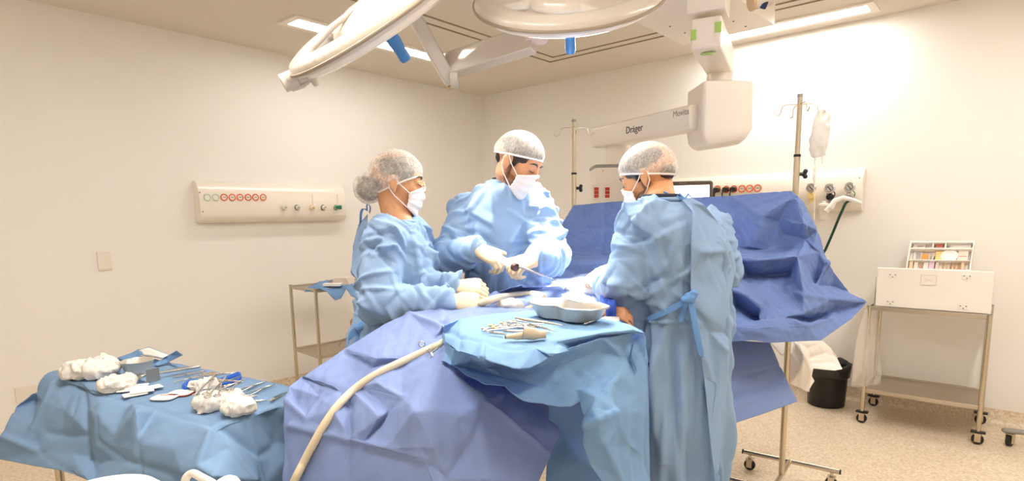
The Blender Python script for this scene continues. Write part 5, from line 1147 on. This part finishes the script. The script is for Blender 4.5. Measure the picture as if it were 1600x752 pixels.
# opened peel pouch
V = sheet([(182, 560, -.83), (216, 548, -.85), (232, 542, -.875), (264, 555, -.86), (276, 548, -.90), (286, 555, -.89), (262, 567, -.835), (245, 572, -.832), (238, 570, -.834), (255, 561, -.85), (222, 556, -.845), (200, 566, -.832)], [(225, 550, -.86)], [[(216, 548, -.85), (222, 556, -.845)]], levels=3, crump=.002)
t = thing('peel_pouch', 'opened blue and white sterile pouch at the back edge of the instrument table', 'pouch', g_(235, 560))
obj('pouch_film', V, M_blue1, t, smooth=180, solid=.0012)
obj('paper_face', sheet([(217, 548, -.856), (232, 543, -.88), (263, 555, -.866), (254, 560, -.856), (224, 555, -.851)], [], [], levels=2), M_paper, t, smooth=180, solid=.001)
# blue strap coil
M_strap = mat('royal_blue_strap', (20, 92, 190), .45)
P = lambda *c: [g_(x, y, z) for x, y, z in c]
t = thing('blue_strap', 'bright blue folded strap running past the gauze on the instrument table', 'strap', g_(330, 598))
for k, off in enumerate((0, 1.8, 3.4)): obj('loop', MB().tube(spline(P((328, 600-off*.6, .006+k*.004), (345, 596-off, .012+k*.004), (362, 590-off, .014), (373, 586-off, .013), (375, 590, .01), (368, 595+off*.3, .008), (345, 600+off*.3, .006+k*.004), (328, 603, .006)), 5), .0045, 8, closed=True), M_strap, t)
obj('strap_end', MB().tube(spline(P((304, 596, .01), (294, 598, .012), (288, 604, .01), (292, 608, .006), (302, 606, .005)), 5), .009, 10, roundcap=True), M_strap, t)
hemostat('thin straight scissors with gilt rings lying behind the blue strap', g_(338, 584), g_(272, 598), zt_, mr=M_gold, name='scissors', cat='scissors')
hemostat('thin steel clamp pointing left, beside the gilt-ringed scissors', g_(322, 582), g_(270, 590), zt_, rr=.009)
# ring-handled clamps over the front gauze
hemostat('steel ring clamp laid over the front gauze, the left of two', g_(315, 643), g_(338, 606), zt_+.052, spread=.018, rr=.013)
hemostat('steel ring clamp laid over the front gauze, the right of two', g_(333, 647), g_(356, 610), zt_+.054, spread=.018, rr=.013)
hemostat('steel scissors with rings leaning on the right front gauze', g_(352, 634), g_(385, 614), zt_+.05, spread=.018, rr=.013, name='scissors', cat='scissors')
forceps('long thin forceps lying on the gauze, tip past the blue strap', g_(318, 606), g_(368, 602), zt_+.045)
forceps('second long forceps on the gauze below the first, pale tip', g_(315, 610), g_(380, 606), zt_+.04, z2=zt_+.02)
forceps('short grey forceps pointing to the right behind the gilt needle holders', g_(352, 610), g_(378, 605), zt_+.012)
hemostat('gilt-handled needle holder, farther from the front edge, at the table right', g_(360, 618), g_(416, 597), zt_, mr=M_gold, name='needle_holder', cat='needle holder', rr=.009)
hemostat('gilt-handled needle holder, nearer the front edge, at the table right', g_(374, 624), g_(430, 601), zt_, mr=M_gold, name='needle_holder', cat='needle holder', rr=.009)
forceps('stubby steel forceps between the gilt needle holders and the front gauze', g_(380, 622), g_(404, 620), zt_)
forceps('small curved probe tip sticking out from the right front gauze', g_(396, 630), g_(417, 627), zt_, w=.004)
forceps('broad flat forceps alone at the right end of the instrument table', g_(424, 628), g_(449, 614), zt_, w=.012, m=M_shelf)
# packets
for i, (x, y, lb) in enumerate(((202, 609, 'white paper packet nearest the gauze heap, in the packet pile'), (214, 604, 'white paper packet at the back of the packet pile'), (222, 611, 'white paper packet in the middle of the packet pile'), (211, 616, 'white paper packet at the front of the packet pile'), (235, 606, 'white paper packet lying apart towards the retractor'))):
    an = RAD(20+i*7); ax = [UR*math.cos(an)+DF*math.sin(an), DF*math.cos(an)-UR*math.sin(an), UP]
    tag(obj('paper_packet', MB().box(g_(x, y, .003+.003*(i % 3)), (.075, .05, .004), ax), M_paper, None, bevel=.0015), lb, 'packet', 'paper packets on the instrument table')
for x, y, lb, red in ((257, 622, 'flat white packet with rounded end beside the red-edged one', 0), (283, 615, 'white packet with a red edge beside the front gauze', 1)):
    q = g_(x, y); ax = [unit(UR+DF*-.1), unit(DF+UR*.1), UP]
    t = thing('suture_packet', lb, 'packet', q)
    ov = [(.042*math.copysign(abs(math.cos(2*math.pi*i/28))**.6, math.cos(2*math.pi*i/28)), .034*math.copysign(abs(math.sin(2*math.pi*i/28))**.6, math.sin(2*math.pi*i/28))) for i in range(28)]
    obj('packet_body', MB().prism(ov, q, *ax, .005), M_paper, t, bevel=.001)
    if red: obj('red_edge', MB().prism([(x_*1.03, y_*1.03) for x_, y_ in ov], q-UP*.001, *ax, .003), mat('red_card', (206, 84, 58), .5), t)
    else: obj('print_band', MB().box(q+UP*.0052+ax[1]*.018, (.06, .006, .0006), ax), mat('red_card', (206, 84, 58), .5), t)
# ------------------------------------------------------------------ on the covered tray
mz_ = TZ+.006; m_ = lambda x, y, dz=0: G(x, y, mz_+dz)
bp_ = [(-.145, -.01), (-.135, .05), (-.08, .075), (0, .06), (.08, .075), (.135, .05), (.145, -.01), (.12, -.055), (.06, -.075), (0, -.055), (-.06, -.075), (-.12, -.055)]
def closed_spline(P, k=6):
    n = len(P); Q = []
    for i in range(n):
        p0, p1, p2, p3 = [np.array(P[(i+j) % n]) for j in (-1, 0, 1, 2)]
        for s in range(k): t = s/k; Q.append(.5*(2*p1+(p2-p0)*t+(2*p0-5*p1+4*p2-p3)*t*t+(3*p1-p0-3*p2+p3)*t**3))
    return Q
M_dish = mat('dish_steel', (214, 208, 198), .3, metal=.5)
q = m_(886, 497); kx = unit((m_(925, 508)-m_(840, 494))*[1, 1, 0]); ky = np.cross(UP, kx)
t = thing('kidney_dish', 'shiny steel kidney dish at the back of the light blue covered tray', 'dish', q)
pts = closed_spline(bp_, 6); n = len(pts); b = MB()
prof = [(0.0, .0005), (.72, .0), (.78, .004), (.93, .038), (.99, .042), (1.0, .044), (.985, .0465), (.925, .042), (.76, .008), (.0, .004)]
for s, z in prof:
    for x, y in pts: b.v.append(tuple(q+kx*x*s+ky*y*s+UP*z))
b.f = [(j*n+i, j*n+(i+1) % n, (j+1)*n+(i+1) % n, (j+1)*n+i) for j in range(len(prof)-1) for i in range(n)]
obj('dish_wall', b, M_dish, t, smooth=60)
rim = [q+kx*x+ky*y+UP*.044 for x, y in pts]; obj('rolled_rim', MB().tube(rim, .003, 8, closed=True), M_tool, t)
for i, (a, b_, lb) in enumerate((((752, 517), (842, 512), 'front ring clamp of the row on the covered tray'), ((765, 513), (850, 508), 'second ring clamp of the row on the covered tray'), ((777, 510), (848, 515), 'third ring clamp of the row on the covered tray'), ((790, 506), (838, 518), 'ring clamp nearest the kidney dish on the covered tray'), ((800, 505), (868, 521), 'short ring clamp crossing behind the funnel on the covered tray'))):
    hemostat(lb, m_(*a), m_(*b_), mz_+.001*i, mr=M_gold if i % 2 else M_tool, group='ring clamps on the covered tray', rr=.010)
forceps('dark-handled forceps beside the kidney dish on the covered tray', m_(808, 503), m_(878, 513), mz_+.006, m=M_shelf)
forceps('thin steel forceps in the middle of the covered tray', m_(790, 520), m_(860, 522), mz_)
forceps('thin forceps at the front left of the covered tray', m_(768, 522), m_(793, 525), mz_, w=.004)
M_bei = mat('beige_fitting', (206, 188, 158), .35)
a, b_ = m_(790, 527, .009), m_(846, 523, .01); d = unit(b_-a)
t = thing('nozzle', 'beige tapered hose nozzle at the front of the covered tray', 'nozzle', a)
obj('nozzle_body', MB().tube([a+d*.0, a+d*.02, a+d*.026, a+d*.11, b_], [.0058, .007, .0095, .0115, .008], 18), M_bei, t); obj('nozzle_mouth', MB().tube([a-d*.0015, a+d*.001], [.005, .005], 14), M_dark, t)
a, b_ = m_(818, 520, .019), m_(846, 524, .012); d = unit(b_-a)
t = thing('funnel_fitting', 'beige wide-mouthed fitting lying behind the nozzle on the covered tray', 'fitting', a)
obj('fitting_body', MB().tube([a, a+d*.03, b_], [.018, .0165, .009], 20), M_bei, t); obj('fitting_mouth', MB().tube([a-d*.001, a+d*.002], [.0155, .0155], 18), mat('brown_rubber', (78, 48, 36), .5), t)
forceps('pair of steel handles sticking out under the right end of the kidney dish', m_(915, 508), m_(947, 494), mz_, w=.006)
# ------------------------------------------------------------------ white things in the foreground
hc_ = A(150, 765, 1.40); hz = A(150, 749, 1.5)[2]; hc_[2] = 0
t = thing('linen_hamper', 'round white linen hamper in the foreground, only its top edge showing', 'hamper', hc_)
obj('hamper_bag', MB().lathe(hc_, [(.001, .1), (.11, .1), (.13, .2), (.135, .6), (.138, hz-.03), (.136, hz-.01), (.126, hz), (.11, hz+.006), (.001, hz+.012)], 48), M_paper, t)
obj('rim_hoop', MB().torus(hc_+UP*(hz-.02), .138, .006, None, 48, 8), M_whitep, t)
for k in range(4):
    a = k*math.pi/2+.5; p = hc_+UR*math.cos(a)*.12+DF*math.sin(a)*.12; obj('leg', MB().tube([p+UP*.0, p+UP*.12], .012, 10), M_steel, t)
p0, p1, p2, p3, p4 = A(290, 760, 1.4), A(291, 747, 1.4), A(301, 740, 1.4), A(314, 746, 1.38), A(338, 761, 1.34)
t = thing('suction_unit', 'white plastic equipment handle in the foreground below the instrument table', 'equipment', p2*[1, 1, 0])
obj('handle', MB().tube(spline([p0-UP*.06, p0, p1, p2, p3, p4, p4-UP*.03], 5), .0095, 14, roundcap=True), M_whitep, t)
uc = A(352, 800, 1.33); uz = A(352, 790, 1.33)[2]
obj('unit_body', organic(MB().box(uc*[1, 1, 0]+UP*(uz/2+.03), (.2, .2, uz-.1), [UR, DF, UP]).ell(A(352, 775, 1.33), (.032, .06, .045), [UR, DF, UP]), .008, 4), M_whitep, t, smooth=180)
for sx_, sy_ in ((-1, -1), (1, -1), (1, 1), (-1, 1)): caster(t, uc*[1, 1, 0]+UR*.075*sx_+DF*.075*sy_, (UR, DF), .03)
# ------------------------------------------------------------------ camera, light, look
cd = bpy.data.cameras.new('camera'); co = bpy.data.objects.new('camera', cd); COL.objects.link(co)
cd.sensor_fit = 'HORIZONTAL'; cd.sensor_width = 36; cd.lens = 36*FOC/1600; cd.shift_y = (PCY-376)/1600*1.0; cd.clip_start = .02
M4 = Matrix.Identity(4)
for i in range(3):
    for k2 in range(3): M4[i][k2] = RCW[i][k2]
M4.translation = Vector(CAMP); co.matrix_world = M4; bpy.context.scene.camera = co
def spot(name, p, target, power, angle, blend, size, col):
    l = bpy.data.lights.new(name, 'SPOT'); l.energy = power; l.spot_size = RAD(angle); l.spot_blend = blend; l.shadow_soft_size = size; l.color = col
    o = bpy.data.objects.new(name, l); COL.objects.link(o); o.location = tuple(p)
    o.rotation_euler = Vector(tuple(np.asarray(target)-np.asarray(p))).to_track_quat('-Z', 'Y').to_euler(); return o
site = A(912, 440, 2.5)
spot('middle_lamp_beam', c2+n2_*.26, site, 1300, 36, .9, .08, (1, .95, .86))
spot('left_lamp_beam', c1+n1_*.24, A(815, 385, 2.35), 190, 32, .8, .16, (1, .97, .92))
spot('wide_lamp_light', c2+n2_*.24, A(800, 560, 1.9), 170, 115, 1., .3, (1, .96, .9))
w = bpy.data.worlds.new('room_air'); bpy.context.scene.world = w; w.use_nodes = True
w.node_tree.nodes['Background'].inputs[0].default_value = (1, .93, .84, 1); w.node_tree.nodes['Background'].inputs[1].default_value = .0
sc = bpy.context.scene
sc.view_settings.view_transform = 'Standard'; sc.view_settings.look = 'None'; sc.view_settings.gamma = 1; sc.view_settings.use_curve_mapping = False
sc.view_settings.exposure = 0.12
sc.cycles.use_denoising = True; sc.cycles.max_bounces = 10; sc.cycles.diffuse_bounces = 6; sc.cycles.transparent_max_bounces = 12
sc.cycles.sample_clamp_indirect = 6
